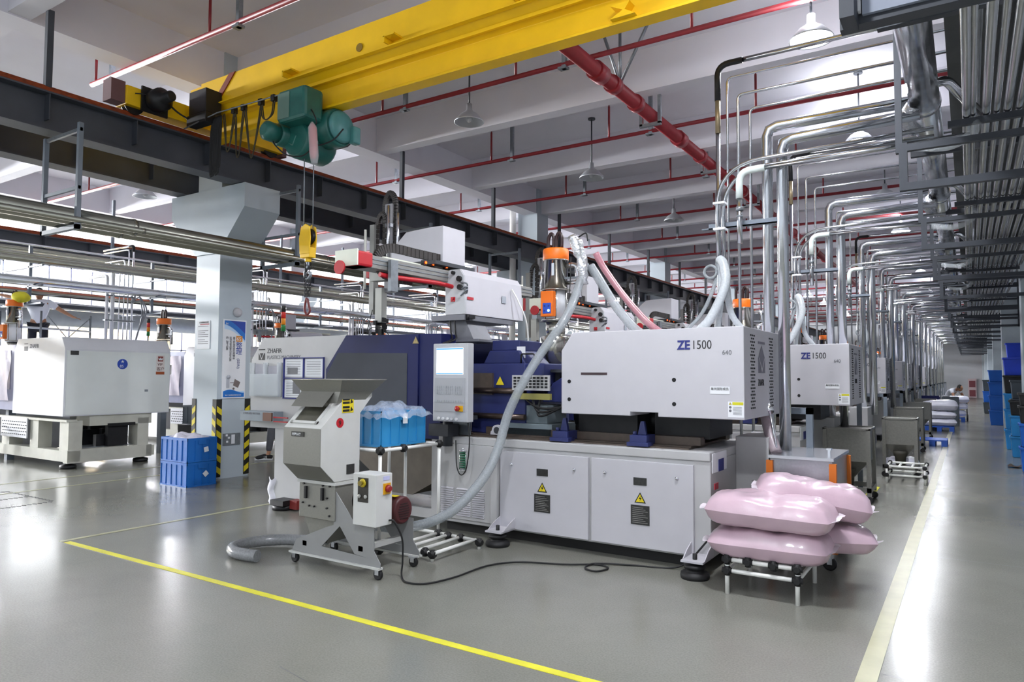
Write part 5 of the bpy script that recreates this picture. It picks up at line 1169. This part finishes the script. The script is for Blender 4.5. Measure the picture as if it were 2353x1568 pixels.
for x in X:
    for y in Y_:
        for z in (.12, .25): g = G(); joint(g, (x, y, z), .02, .03); mk('joint', g, black, lr)
# bins with blue tubs beyond the pallets
crate('storage_tub', -1.35, -.8, 26.0, 26.8, .0, 1.0, navy, 'deep navy storage tub standing behind the white sacks', ribs=(2, 2))
crate('storage_tub', -.78, -.3, 27.5, 28.3, .0, .95, greyc, 'grey storage tub behind the white sacks', ribs=(2, 2))
# stacked tubs along the right wall
def tub(x, y, z, w, h, m, label):
    r = root('stacking_tub', (x, y, z), label, 'tub', 'stacked tubs along the right wall')
    a = w/2; lo = [(x-a*.86, y-a*.86, z), (x+a*.86, y-a*.86, z), (x+a*.86, y+a*.86, z), (x-a*.86, y+a*.86, z)]; hi = [(x-a, y-a, z+h), (x+a, y-a, z+h), (x+a, y+a, z+h), (x-a, y+a, z+h)]
    mk('body', G().loft(lo, hi), m, r, bev=.015); mk('rim', G().box(x-a-.015, x+a+.015, y-a-.015, y+a+.015, z+h-.04, z+h), m, r, bev=.004)
lb = M('tub_light_blue', '#2f93d8', .4, var=.05); mb = M('tub_blue', '#1b63c4', .4, var=.05); bb = M('tub_royal', '#1c3fc0', .4, var=.05); bk = M('tub_black', '#1a1b1c', .5, var=.1); gg = M('tub_grey', '#4c545c', .5, var=.08)
def stack(x, y, lst, w=.36):
    z = 0; wh = {15.0: 'stack nearest the viewer at the right', 18.5: 'third stack along the right wall', 17.6: 'second stack along the right wall', 19.4: 'fourth, taller stack along the right wall', 21.3: 'tall stack just before the pillar', 29.0: 'wide stack beyond the pillar', 38.0: 'farthest stack along the right wall'}[y]
    for i, (h, m, nm) in enumerate(lst):
        tub(x, y, z, w, h, m, '%s tub, %s from the floor in the %s' % (nm, ORD[i], wh)); z += h
stack(.88, 15.0, [(.42, mb, 'deep blue'), (.4, mb, 'blue'), (.3, bk, 'black'), (.22, bk, 'dark')], .34)
stack(.92, 18.5, [(.4, lb, 'pale blue'), (.4, lb, 'light blue'), (.35, gg, 'dark grey'), (.4, gg, 'grey')], .36)
stack(.86, 17.6, [(.42, lb, 'light blue'), (.42, lb, 'bright blue'), (.3, bk, 'black')], .36)
stack(.84, 19.4, [(.45, lb, 'light blue'), (.45, lb, 'sky blue'), (.35, lb, 'bright blue'), (.4, bk, 'black'), (.4, bb, 'royal blue')], .38)
stack(.98, 21.3, [(.5, mb, 'blue'), (.5, mb, 'mid blue'), (.5, gg, 'grey'), (.5, bb, 'royal blue'), (.45, bb, 'vivid blue')], .4)
stack(.82, 29.0, [(.5, mb, 'blue'), (.5, mb, 'mid blue'), (.45, mb, 'bright blue'), (.4, mb, 'upper blue')], .55)
stack(.75, 38.0, [(.5, gg, 'grey'), (.5, mb, 'blue'), (.5, gg, 'dark grey')], .5)
mk('floor_rag', G().grid(lambda u, v: (.55+.25*u, 15.4+.3*v, .02+.04*sin(9*u)*sin(7*v)**2), 8, 6), M('rag_brown', '#4a3f3a', .9), label='small dark rag on the floor beside the nearest tub stack', cat='rag')
# blue crates by the column
for i, z in enumerate((0, .345)):
    crate('blue_crate', -9.88, -9.22, 5.88, 6.35, z, z+.34, bluec, ['lower blue stacking crate standing on the floor in front of the column', 'upper blue stacking crate filled with white parts in front of the column'][i], 'blue crates stacked by the column', (5, 4))
    mk('paper_tag', G().obox((-9.215, 6.17, z+.17), (.004, .07, .07), Matrix.Rotation(.2+.5*(1-i), 3, 'X')), paper, label='%s square paper tag stuck on the blue crate' % ('lower', 'upper')[i], cat='tag')
def heap(u, v):
    x = -9.86+.62*u; y = 5.9+.43*v; e = min(1, 7*min(u, 1-u, v, 1-v)); return (x, y, .62+e*(.06+.03*sin(11*u+3)*sin(9*v)+.02*sin(23*u-7*v)+.03*(1-u)))
mk('white_parts', G().grid(heap, 26, 20), M('white_parts', '#dcd9e6', .5, var=.1, scale=30, bump=.8), label='heap of crumpled white plastic wrap and parts filling the upper blue crate', cat='parts')
# ================================================================ LEFT BAY
dull = M('dull_silver_pipe', '#9d9c92', .25, metal=.95, var=.06, scale=4)
def ypipe(x, z, r, mat, label, y0=-1, y1=60, n=14, cl=True):
    rr = root('long_pipe', (x, 5, z), label, 'pipe', 'long pipes of the left bays')
    mk('pipe', G().tube([(x, y0, z), (x, y1, z)], r, n), mat, rr)
    if cl:
        for y in (4.75, 7.9, 11.05, 14.2): mk('collar', G().tube([(x, y, z), (x, y+.05, z)], r*1.08, n), mat, rr)
    return rr
ypipe(-8.78, 3.43, .1, dull, 'thick silver pipe passing across the near column just below its corbel')
ypipe(-9.12, 3.42, .085, dull, 'second silver pipe beside the thick one, passing the near column on the far side')
ypipe(-8.55, 3.36, .035, dull, 'slim pipe slung beside the thick silver pipe near the column')
for k in range(0, 8):
    y = 4.0+3.17*k; f = root('pipe_hanger', (-8.95, y, 3.3), 'grey ladder shaped hanger under the crane rail, %s from the left edge' % ORD[k], 'hanger', 'hangers of the silver pipes')
    mk('upright', G().box(-8.6, -8.55, y, y+.05, 3.26, 4.5), steel_mid, f); mk('upright', G().box(-9.42, -9.37, y, y+.05, 3.26, 4.45), steel_mid, f)
    mk('rung', G().box(-9.42, -8.55, y+.01, y+.04, 3.72, 3.76), steel_mid, f); mk('shelf_bar', G().box(-9.42, -8.55, y, y+.06, 3.26, 3.31), steel_mid, f); mk('top_bar', G().box(-9.42, -8.55, y+.01, y+.04, 4.4, 4.44), galv, f)
    mk('pipe_clamp', G().tube([(-8.78+.108*cos(a), y+.1, 3.43+.108*sin(a)) for a in [i*pi/10 for i in range(21)]], .008, 5), galv, f)
# long pipes deeper in the left bay
for (x, z, r, m, lab) in ((-15.2, 4.08, .022, chrome, 'thin bright pipe high over the left machines'), (-15.6, 3.85, .07, dull, 'dull silver pipe above the left machines, highest of the thick ones'),
    (-15.8, 3.45, .09, clad, 'bright clad duct pipe above the left machines at window height'), (-16.1, 3.3, .02, M('copper_pipe', '#c0705a', .3, metal=.6), 'thin copper red pipe over the left machines'),
    (-16.3, 3.28, .07, dull, 'second dull silver pipe over the left machines'), (-16.6, 3.1, .035, chrome, 'slim bright pipe just above the dark cable tray'),
    (-15.3, 3.9, .03, dull, 'slim dull pipe over the left machines, near the thin bright pipe'), (-17.2, 3.55, .05, dull, 'medium dull pipe behind the clad duct'), (-17.6, 4.35, .05, dull, 'upper medium pipe near the far crane rail')):
    ypipe(x, z, r, m, lab, n=10, cl=False)
mk('cable_tray', G().box(-16.6, -16.2, -1, 60, 2.98, 3.05), steel_dark, label='dark cable tray running along the left bay under the pipes', cat='cable tray')
mk('air_duct', G().tube([(-17.5, -1, 2.86), (-17.5, 60, 2.86)], .19, 16), M('duct_grey', '#8f9498', .45, metal=.5, var=.06), label='fat grey air duct lowest over the left machines', cat='duct')
for k in range(0, 9):
    y = 6.6+2.55*k*1.0; f = root('pipe_hanger', (-16, y, 3.0), 'slim hanger post carrying the left bay pipes, %s from the left' % ORD[k], 'hanger', 'hangers of the left bay pipes')
    mk('upright', G().box(-16.0, -15.94, y, y+.06, 3.0, 4.2), steel_mid, f); mk('upright', G().box(-17.8, -17.74, y, y+.06, 2.7, 5.9), steel_mid, f)
    for z in (3.0, 3.36, 3.76): mk('cross_bar', G().box(-17.8, -15.4, y, y+.04, z-.03, z), steel_mid, f)
whp = M('white_pipe_set', '#d8dade', .3, metal=.5, var=.03)
for k in range(0, 10):
    y = 8.45+3.63*k; f = root('pipe_riser', (-15.9, y, 1), 'cluster of thin white and steel riser pipes in the left bay, %s from the left' % ORD[k], 'pipes', 'riser clusters of the left bay')
    for i, (dy, zt, r) in enumerate(((-.32, 3.75, .035), (-.2, 3.95, .045), (-.05, 4.05, .014), (.05, 4.15, .014), (.14, 4.4, .016), (.24, 4.5, .022))):
        mk('riser', G().tube(bend([(-15.9, y+dy, 1.0), (-15.9, y+dy, zt), (-17.0-.2*(i % 2), y+dy, zt)], .08, 4), r, 8), whp if i < 2 else chrome, f)
    mk('black_elbow', G().tube(bend([(-15.9, y+.24, 4.36), (-15.9, y+.24, 4.5), (-16.05, y+.24, 4.5)], .1, 4), .035, 8), blackm, f)
    mk('clamp_bar', G().box(-15.96, -15.86, y-.36, y+.3, 2.75, 2.78).box(-15.96, -15.86, y-.36, y+.3, 3.3, 3.33), galv, f)
    g = G()
    for i in range(3): g.tube(spline([(-15.86, y+.2, 3.2), (-15.8, y+.32+.05*i, 3.4-.08*i), (-15.8, y+.42+.05*i, 3.0), (-15.8, y+.36, 2.6), (-15.85, y+.25, 2.1)]), .016, 6)
    mk('bowed_hose', g, M('hose_grey', '#7f8388', .35), f)
# large left machines ---------------------------------------------------------
def leftmachine(label, full=True):
    A = root('press_machine', (-14.0, 6.6, 0), label, 'machine', 'white machines of the left bay'); x1 = -12.5; y0, y1 = 5.75, 7.58
    wp = M('press_white', '#dcdde2', .4, var=.02)
    C_ = mk('clamp_cover', G().prism([(-14.33, .88), (-14.33, 2.0), (-14.2, 2.2), (-12.62, 2.2), (x1, 2.0), (x1, .88)], 1, y0, y1), wp, A, bev=.006)
    mk('end_panel', G().box(x1, x1+.012, y0+.03, y1-.02, .9, 1.97), M('end_panel', '#e6eae8', .4, var=.05, scale=1.5), C_)
    if full:
        st = mk('round_sticker', G().lathe([(.09, 0), (.09, .004)], (x1+.012, 6.69, 1.76), 'x', 26), M('sticker_blue', '#1e47b0', .4), C_)
        text('sticker_text', '★', .07, (x1+.018, 6.655, 1.78), SIDE, paper, st); text('sticker_text', '8S', .07, (x1+.018, 6.64, 1.7), SIDE, paper, st)
        vp = mk('customer_card', G().box(x1+.012, x1+.016, 7.3, 7.46, 1.58, 1.93), M('card_white', '#e5dcd8', .5), C_)
        mk('card_crown', G().box(x1+.017, x1+.019, 7.33, 7.43, 1.82, 1.91), M('card_maroon', '#8a3228', .5), vp)
        mk('crown_shape', G().add([(x1+.021, 7.345, 1.84), (x1+.021, 7.415, 1.84), (x1+.021, 7.425, 1.89), (x1+.021, 7.4, 1.865), (x1+.021, 7.38, 1.895), (x1+.021, 7.36, 1.865), (x1+.021, 7.335, 1.89)], [(0, 1, 2, 3), (0, 3, 4, 5), (0, 5, 6)]), paper, vp)
        text('card_text', 'VIP', .07, (x1+.018, 7.325, 1.74), SIDE, M('card_ink', '#6a3a34', .5), vp); text('card_text', '客户', .075, (x1+.018, 7.31, 1.655), SIDE, MC['card_ink'], vp)
        mk('card_foot', G().box(x1+.017, x1+.019, 7.3, 7.46, 1.58, 1.63), M('card_brown', '#a8501e', .5), vp)
        mk('type_plate', G().box(x1+.012, x1+.016, 5.83, 5.96, 1.9, 1.97), platedark, C_); mk('latch', G().box(x1+.012, x1+.018, 7.1, 7.16, 1.27, 1.31), galv, C_)
        text('maker_mark', 'ZHAFIR', .1, (-13.75, y0-.002, 2.03), FRONT, inkgrey, C_); mk('maker_emblem', G().box(-13.95, -13.82, y0-.004, y0, 1.98, 2.06).box(-13.95, -13.82, y0-.004, y0, 2.1, 2.112), inkgrey, C_)
    fm = M('frame_cream', '#c2c1b6', .45, var=.06)
    g = G().box(-16.5, -12.52, y0+.1, y0+.3, .12, .3) ; mk('floor_beam', g, fm, A); mk('floor_beam', G().box(-16.5, -12.52, y1-.4, y1-.25, .12, .3), fm, A); mk('end_beam', G().box(-12.66, -12.52, y0+.1, y1-.3, .1, .32), fm, A)
    for x in (-12.85, -13.9, -15.0): mk('leg', G().box(x, x+.3, y0+.12, y0+.34, .3, .8), fm, A); mk('leg', G().box(x, x+.3, y1-.55, y1-.35, .3, .8), fm, A)
    mk('upper_beam', G().box(-16.5, -12.54, y0+.08, y0+.25, .78, .82), fm, A)
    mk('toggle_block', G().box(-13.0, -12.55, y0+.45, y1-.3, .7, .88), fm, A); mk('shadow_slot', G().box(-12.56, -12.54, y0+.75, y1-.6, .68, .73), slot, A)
    mk('pan', G().box(-13.5, -12.7, y0+.4, y1-.5, .31, .33), galv, A)
    for x, y in ((-12.7, y0+.2), (-12.7, y1-.4)): mk('foot', G().lathe([(.12, 0), (.13, .03), (.12, .06), (.05, .08), (.05, .12)], (x, y, 0), n=16), blackm, A)
    g = G(); random.seed(9)
    for i in range(10): g.box(-13.9+i*.13, -13.8+i*.13, 6.3+random.uniform(0, .5), 6.9, .33, .5+random.uniform(0, .25))
    mk('mechanism', g, blackm, A, kind='stuff')
    # rest of the machine away from the viewer: lilac grey gate, injection end
    mk('side_gate', G().prism([(-15.4, .93), (-15.4, 2.1), (-14.34, 2.1), (-14.34, .93)], 1, y0+.02, y1-.2), M('gate_lilac', '#7b80a0', .35, var=.08), A, bev=.005)
    mk('gate_window', G().box(-15.35, -14.5, y0+.012, y0+.02, 1.3, 2.0), M('film_window', '#a9a8b8', .15, var=.25, scale=4), A)
    mk('hanging_film', G().grid(lambda u, v: (-15.3+.9*u, y0-.02-.05*sin(7*u+3*v)**2, 1.1+.9*v), 14, 12), M('film_pinkish', '#cfc6d2', .3, alpha=.75, var=.1), A)
    mk('rear_cabinet', G().box(-17.8, -15.4, y0+.1, y1-.1, .1, .95), wp, A); mk('injection_cover', G().box(-17.9, -15.6, y0, y1-.1, 1.0, 1.66), wp, A, bev=.006)
    mk('pierced_plate', G().box(-14.9, -13.9, y0+.06, y0+.08, .45, .8), wp, A)
    g = G()
    for i in range(12):
        for j in range(5): g.box(-14.86+i*.08+.03*(j % 2), -14.82+i*.08+.03*(j % 2), y0+.055, y0+.06, .5+j*.055, .515+j*.055)
    mk('plate_slots', g, slot, A, kind='stuff')
    return A
LM = leftmachine('big white covered machine at the left edge, on steel legs, with round blue sticker')
for k in range(1, 8):
    c = dup(LM, (0 if k != 1 else -.6, 3.63*k, 0), 'white machine end of the left bay, %s in its row' % ORD[k])
def tower(x, y, z, label):
    r = root('tower_light', (x, y, z), label, 'signal light', 'tower signal lights')
    mk('stem', G().tube([(x, y, z), (x, y, z+.12)], .012, 8), blackm, r)
    for i, (c, e) in enumerate((('#1f7a3a', 0), ('#e08a1a', 0), ('#c8281e', 0), ('#1c1a18', 0))):
        mk(('green_lens', 'amber_lens', 'red_lens', 'cap')[i], G().lathe([(.03, 0), (.03, .078), (.027, .085)], (x, y, z+.12+i*.085), 'z', 14), M('lens%d' % i, c, .3, var=.02), r)
tower(-7.64, 6.2, 2.05, 'red amber green tower light standing on the nearest machine guard')
tower(-13.3, 7.6, 2.2, 'red amber green tower light on the white machine end at the left')
for i, (x, y, z, l) in enumerate(((-14.9, 5.95, 2.82, 'orange topped hopper loader at the left edge beside the yellow bag'), (-13.7, 8.15, 2.58, 'orange topped hopper loader just left of the near column'), (-14.6, 11.75, 2.75, 'orange topped hopper loader just right of the near column behind the guard'), (-14.6, 15.4, 2.7, 'distant orange hopper loader in the left bay'))):
    c = dup(L1, (0, 0, 0), l); c.location = (x, y, z-1.0); mk('stand_post', G().box(x-.06, x+.06, y-.05, y+.07, 0, z-1.2), steel_mid, c)
for k in range(1, 6): dup(R1, (-11.2, 3.63*k+3.4, .05), 'distant take-out robot of the left bay, %s from the left' % ORD[k])
bg = root('yellow_bag', (-14.8, 5.95, 2.95), 'yellow cloth bundle on top of the loader at the left edge', 'bag')
mk('cloth', G().grid(lambda u, v: (-14.82+.17*cos(2*pi*u)*sin(pi*v)+.1, 5.98+.15*sin(2*pi*u)*sin(pi*v), 3.0+.09*cos(pi*v)+.015*sin(9*u*pi)), 22, 10), M('cloth_yellow', '#d9cf2e', .7, bump=.6), bg)
# cable and hose clutter at the foot of the left machine
g = G()
for p in ([(-15.2, 5.6, .75), (-15.0, 5.5, .7), (-14.8, 5.5, .4), (-14.85, 5.55, .1), (-14.7, 5.5, .02)], [(-15.1, 5.5, .5), (-14.95, 5.45, .78), (-14.7, 5.5, .6), (-14.75, 5.5, .3)], [(-15.2, 5.6, .3), (-15.0, 5.55, .15), (-14.9, 5.5, .3), (-14.7, 5.6, .5)]): g.tube(spline(p), .02, 8)
hc2 = root('hose_tangle', (-14.9, 5.55, 0), 'tangle of grey hoses and silver elbows at the bottom left edge', 'hoses')
mk('hose', g, M('hose_light', '#b9bcbf', .3, metal=.4), hc2); mk('elbow', G().tube(bend([(-15.1, 5.5, .22), (-14.8, 5.5, .22), (-14.8, 5.5, .42)], .06), .035, 10), chrome, hc2)
mk('small_table', G().box(-15.2, -14.65, 5.5, 5.7, .52, .55).box(-14.75, -14.7, 5.6, 5.65, 0, .52).box(-15.15, -15.1, 5.6, 5.65, 0, .52), galv, hc2)
crate('grey_crate', -12.95, -12.35, 7.9, 8.35, .02, .36, greyc, 'grey crate on the floor behind the left machine, lower of two', 'grey crates behind the left machine', (4, 3))
crate('grey_crate', -12.9, -12.3, 8.1, 8.55, .62, .98, greyc, 'grey crate raised on a dark trolley behind the left machine', 'grey crates behind the left machine', (4, 3))
mk('trolley', G().box(-12.95, -12.25, 8.05, 8.6, .4, .6).box(-12.9, -12.85, 8.1, 8.15, 0, .4).box(-12.4, -12.35, 8.5, 8.55, 0, .4).box(-12.4, -12.35, 8.1, 8.15, 0, .4).box(-12.9, -12.85, 8.5, 8.55, 0, .4), blackm, label='dark trolley under the raised grey crate', cat='trolley')
mk('drain_pipe', G().tube([(-10.3, 15.92, 0), (-10.3, 15.92, 6.5)], .085, 16), pvcw, label='white drain pipe beside the second column', cat='pipe')
# dangling festoon at the left edge, scraps on the floor
mk('cable_loop', G().tube(spline([(-10.9, 3.95, 4.5), (-10.92, 3.95, 4.15), (-10.86, 3.95, 4.08), (-10.8, 3.95, 4.15), (-10.8, 3.95, 4.5)]), .02, 8), black, label='black cable loop hanging from the far crane rail at the left edge', cat='cable')
mk('white_glove', G().grid(lambda u, v: (-7.3+.12*u+.02*sin(9*v), 5.75-.03*sin(pi*u), .02+.3*v+.02*sin(7*u)), 8, 10), M('cotton_white', '#e4e3ec', .8, bump=.5), label='white cloth rag hanging at the machine leg near the floor', cat='cloth')
mk('red_toolbox', G().box(-6.74, -6.6, 5.6, 5.72, .02, .12), M('dull_red', '#7c2a26', .5), label='small red block beside the machine foot behind the granulator', cat='block')

# ================================================================ PEOPLE
def limbmesh(name, pts, edges, mat, parent, rad, sub=2):
    me = bpy.data.meshes.new(name); off = wloc(parent)
    me.from_pydata([Vector(p)-off for p in pts], edges, []); me.materials.append(mat)
    o = bpy.data.objects.new(name, me); COL.objects.link(o); o.parent = parent
    m = o.modifiers.new('skin', 'SKIN'); m.use_smooth_shade = True
    if not me.skin_vertices:
        import bmesh
        bm = bmesh.new(); bm.from_mesh(me); bm.verts.layers.skin.verify(); bm.to_mesh(me); bm.free()
    for i, r in enumerate(rad):
        v = me.skin_vertices[0].data[i]; v.radius = (r if isinstance(r, tuple) else (r, r)); v.use_root = (i == 0)
    s = o.modifiers.new('sub', 'SUBSURF'); s.levels = sub; s.render_levels = sub
    return o
def person(loc, label, J, top, legs, rz=0, hair='#15120f', shoes='#17171a', group=None):
    # J: joint positions relative to loc in metres, z up
    r = root('person', loc, label, 'person', group); R = Matrix.Rotation(rz, 3, 'Z'); L = Vector(loc)
    P = {k: L+R@Vector(v) for k, v in J.items()}
    names = ['pelvis', 'waist', 'chest', 'neck', 'head0']; pts = [P[n] for n in names]
    ed = [(0, 1), (1, 2), (2, 3), (3, 4)]; rad = [(.13, .1), (.12, .09), (.15, .1), .05, .05]
    def chain(start, ns, rs):
        prev = start
        for n, q in zip(ns, rs): pts.append(P[n]); rad.append(q); ed.append((prev, len(pts)-1)); prev = len(pts)-1
        return prev
    hands = []
    for s in ('l', 'r'):
        hands.append(chain(2, [s+'sh', s+'el', s+'wr', s+'pa'], [.06, .045, .028, (.035, .018)]))
        chain(0, [s+'hip', s+'kn', s+'an', s+'toe'], [.085, .06, .04, .03])
    limbmesh('body', pts, ed, skin, r, rad)
    for s in ('l', 'r'):
        w, p = P[s+'wr'], P[s+'pa']; d = (p-w).normalized(); sd = d.cross(Vector((0, 0, 1))); sd = sd.normalized() if sd.length > .1 else Vector((1, 0, 0)); g = G()
        for i, l in enumerate((.07, .08, .075, .06)):
            b = p+sd*(i-1.5)*.02; g.tube([b-d*.03, b+d*l*.5, b+d*l*.9+Vector((0, 0, -.012))], [.011, .01, .007], 6)
        g.tube([w+d*.03, w+d*.06+sd*.045, w+d*.09+sd*.055], [.012, .011, .008], 6); mk('fingers', g, skin, r)
    h = P['head0']; c = P['head']
    g = G(); n = 16
    g.grid(lambda u, v: c+R@Vector((.078*sin(pi*v)*cos(2*pi*u), .098*sin(pi*v)*sin(2*pi*u), .118*cos(pi*v)-(.012 if v > .6 else 0))), n, 12)
    f = R@Vector((0, -1, 0)) if 'face' not in J else (R@Vector(J['face'])).normalized()
    g.tube([c+f*.09+Vector((0, 0, .01)), c+f*.118+Vector((0, 0, -.02)), c+f*.09+Vector((0, 0, -.03))], [.008, .014, .008], 6)
    sdv = f.cross(Vector((0, 0, 1))).normalized()
    for q in (-1, 1): g.lathe([(.001, -.02), (.022, 0), (.001, .02)], c+sdv*.08*q, 'z', 8)
    mk('head', g, skin, r)
    g = G(); 
    for q in (-1, 1): g.lathe([(.001, -.008), (.009, 0), (.001, .008)], c+f*.088+sdv*.03*q+Vector((0, 0, .01)), 'z', 8)
    mk('eyes', g, black, r)
    mk('mouth', G().tube([c+f*.09-sdv*.022+Vector((0, 0, -.05)), c+f*.097+Vector((0, 0, -.053)), c+f*.09+sdv*.022+Vector((0, 0, -.05))], .005, 5), M('lips', '#8a4a44', .5), r)
    mk('hair', G().grid(lambda u, v: c-f*.012+R@Vector((.088*sin(pi*v*.55)*cos(2*pi*u), .105*sin(pi*v*.55)*sin(2*pi*u), .13*cos(pi*v*.55))), n, 8), M('hair'+hair, hair, .7), r)
    pts, rad, ed = [P['pelvis']*1.3-P['waist']*.3, P['waist'], P['chest'], P['neck']-Vector((0, 0, .05))], [(.15, .12), (.15, .115), (.18, .125), .075], [(0, 1), (1, 2), (2, 3)]
    for s in ('l', 'r'): chain(2, [s+'sh'], [.085]); e = P[s+'sh']*.35+P[s+'el']*.65; pts.append(e); rad.append(.062); ed.append((len(pts)-2, len(pts)-1))
    limbmesh('shirt', pts, ed, top, r, rad)
    pts, rad, ed = [P['pelvis']], [(.155, .12)], []
    for s in ('l', 'r'): chain(0, [s+'hip', s+'kn'], [.1, .078]); e = P[s+'kn']*.12+P[s+'an']*.88; pts.append(e); rad.append(.06); ed.append((len(pts)-2, len(pts)-1))
    limbmesh('trousers', pts, ed, legs, r, rad)
    for s in ('l', 'r'):
        a, t = P[s+'an'], P[s+'toe']; d = (t-a); d.z = 0; d = d.normalized(); w = Vector((-d.y, d.x, 0)); b = Vector((a.x, a.y, min(a.z, t.z)-.045 if False else t.z-.03))
        up = (t-a).normalized()
        g = G().tube([a-d*.07+Vector((0, 0, -.05)), a+Vector((0, 0, -.03)), a*.5+t*.5+Vector((0, 0, .0)), t+d*.03, t+d*.07], [.035, .048, .045, .04, .022], 12)
        so = mk('shoe', g, M('shoe'+shoes, shoes, .6), r)
        g = G().tube([a-d*.075+Vector((0, 0, -.085)), a*.5+t*.5+Vector((0, 0, -.045)), t+d*.08+Vector((0, 0, -.025))], [.03, .034, .028], 8); mk('sole', g, paper, so)
        g = G()
        for i in range(3): m0 = a*(.75-.14*i)+t*(.25+.14*i); g.tube([m0+w*.046*q+Vector((0, 0, -.05+.02*i)) for q in (1,)]+[m0+w*.048+Vector((0, 0, .0))], .005, 5); g.tube([m0-w*.046+Vector((0, 0, -.05+.02*i)), m0-w*.048], .005, 5)
        mk('stripe', g, paper, so)
    return r
stand = dict(pelvis=(0, 0, .95), waist=(0, 0, 1.08), chest=(0, 0, 1.3), neck=(0, 0, 1.47), head0=(0, 0, 1.53), head=(0, -.01, 1.62),
    lsh=(-.2, 0, 1.41), lel=(-.25, 0, 1.14), lwr=(-.26, -.04, .9), lpa=(-.26, -.05, .83), rsh=(.2, 0, 1.41), rel=(.25, 0, 1.14), rwr=(.26, -.04, .9), rpa=(.26, -.05, .83),
    lhip=(-.1, 0, .9), lkn=(-.11, 0, .5), lan=(-.11, .02, .1), ltoe=(-.12, -.12, .05), rhip=(.1, 0, .9), rkn=(.11, 0, .5), ran=(.11, .02, .1), rtoe=(.12, -.12, .05))
w1 = dict(stand); w1.update(face=(0, 1, 0), head=(0, .01, 1.6), lsh=(-.2, 0, 1.42), lel=(-.48, .02, 1.5), lwr=(-.72, .03, 1.56), lpa=(-.79, .03, 1.58), rsh=(.2, 0, 1.4), rel=(.42, .03, 1.25), rwr=(.62, .05, 1.13), rpa=(.69, .05, 1.11), ltoe=(-.12, .12, .05), rtoe=(.12, .12, .05))
person((-16.35, 6.98, 1.66), 'person in white T-shirt seen from behind with arms spread, high up at the left', w1, shirt, trouser, rz=.9)
pf = root('work_platform', (-16.4, 7.0, 0), 'light guard rails under the person with spread arms', 'platform')
for x, y in ((-16.4, 6.3), (-15.7, 6.75), (-16.1, 7.9)): mk('post', G().tube([(x, y, 1.66 if y < 7.4 else 0), (x, y, 2.85)], .022, 8), galv, pf)
mk('rail', G().tube([(-16.4, 6.3, 2.55), (-15.7, 6.75, 2.5)], .022, 8).tube([(-15.7, 6.75, 2.5), (-16.1, 7.9, 2.5)], .022, 8), M('rail_light', '#c6cacc', .4), pf)
mk('brace', G().tube([(-15.7, 6.75, 1.8), (-16.1, 7.9, 2.8)], .01, 6).tube([(-16.1, 7.9, 1.8), (-15.75, 6.9, 2.75)], .01, 6), galv, pf)
w2 = dict(stand); w2.update(lan=(-.11, .3, .22), lkn=(-.11, -.02, .5), ltoe=(-.11, .24, .1), ran=(.11, -.1, .1), rkn=(.11, -.06, .5), rtoe=(.11, -.26, .05))
person((-11.0, 8.75, 0), 'person in grey trousers and black striped trainers, mostly hidden behind the guard', dict(w2), shirt, M('grey_trousers', '#54555c', .85), rz=-.5)
w3 = dict(stand); w3.update(pelvis=(0, .25, .85), waist=(0, .2, .98), chest=(0, .02, 1.1), neck=(0, -.12, 1.17), head0=(0, -.17, 1.18), head=(0, -.26, 1.2), lsh=(-.19, -.06, 1.13), rsh=(.19, -.06, 1.13), lel=(-.24, -.18, .9), rel=(.24, -.18, .9), lwr=(-.2, -.32, .72), rwr=(.2, -.32, .72), lpa=(-.19, -.38, .68), rpa=(.19, -.38, .68), lhip=(-.1, .23, .82), rhip=(.1, .23, .82), lkn=(-.11, .1, .46), rkn=(.11, .12, .46), lan=(-.11, .28, .1), ran=(.11, .2, .1), ltoe=(-.11, .14, .05), rtoe=(.11, .06, .05))
person((-.5, 31.9, 0), 'person in white work clothes bending over the white sacks far down the aisle', w3, shirt, M('pale_trousers', '#cfd2da', .8), rz=.9)
tr = root('hand_trolley', (-.27, 31.1, 0), 'small black hand trolley with a yellow mark beside the bending person', 'trolley')
mk('frame', G().tube(bend([(-.37, 31.1, .15), (-.37, 31.4, .85), (-.09, 31.4, .85), (-.09, 31.1, .15)], .05), .018, 8), blackm, tr)
mk('wheel', G().lathe([(.09, 0), (.12, .01), (.12, .05), (.09, .06)], (-.42, 31.1, .12), 'x', 18), black, tr); mk('wheel', G().lathe([(.09, 0), (.12, .01), (.12, .05), (.09, .06)], (-.11, 31.1, .12), 'x', 18), black, tr)
mk('yellow_mark', G().box(-.28, -.2, 31.08, 31.1, .3, .45), tapey, tr); mk('toe_plate', G().box(-.4, -.08, 30.85, 31.1, .03, .05), blackm, tr)
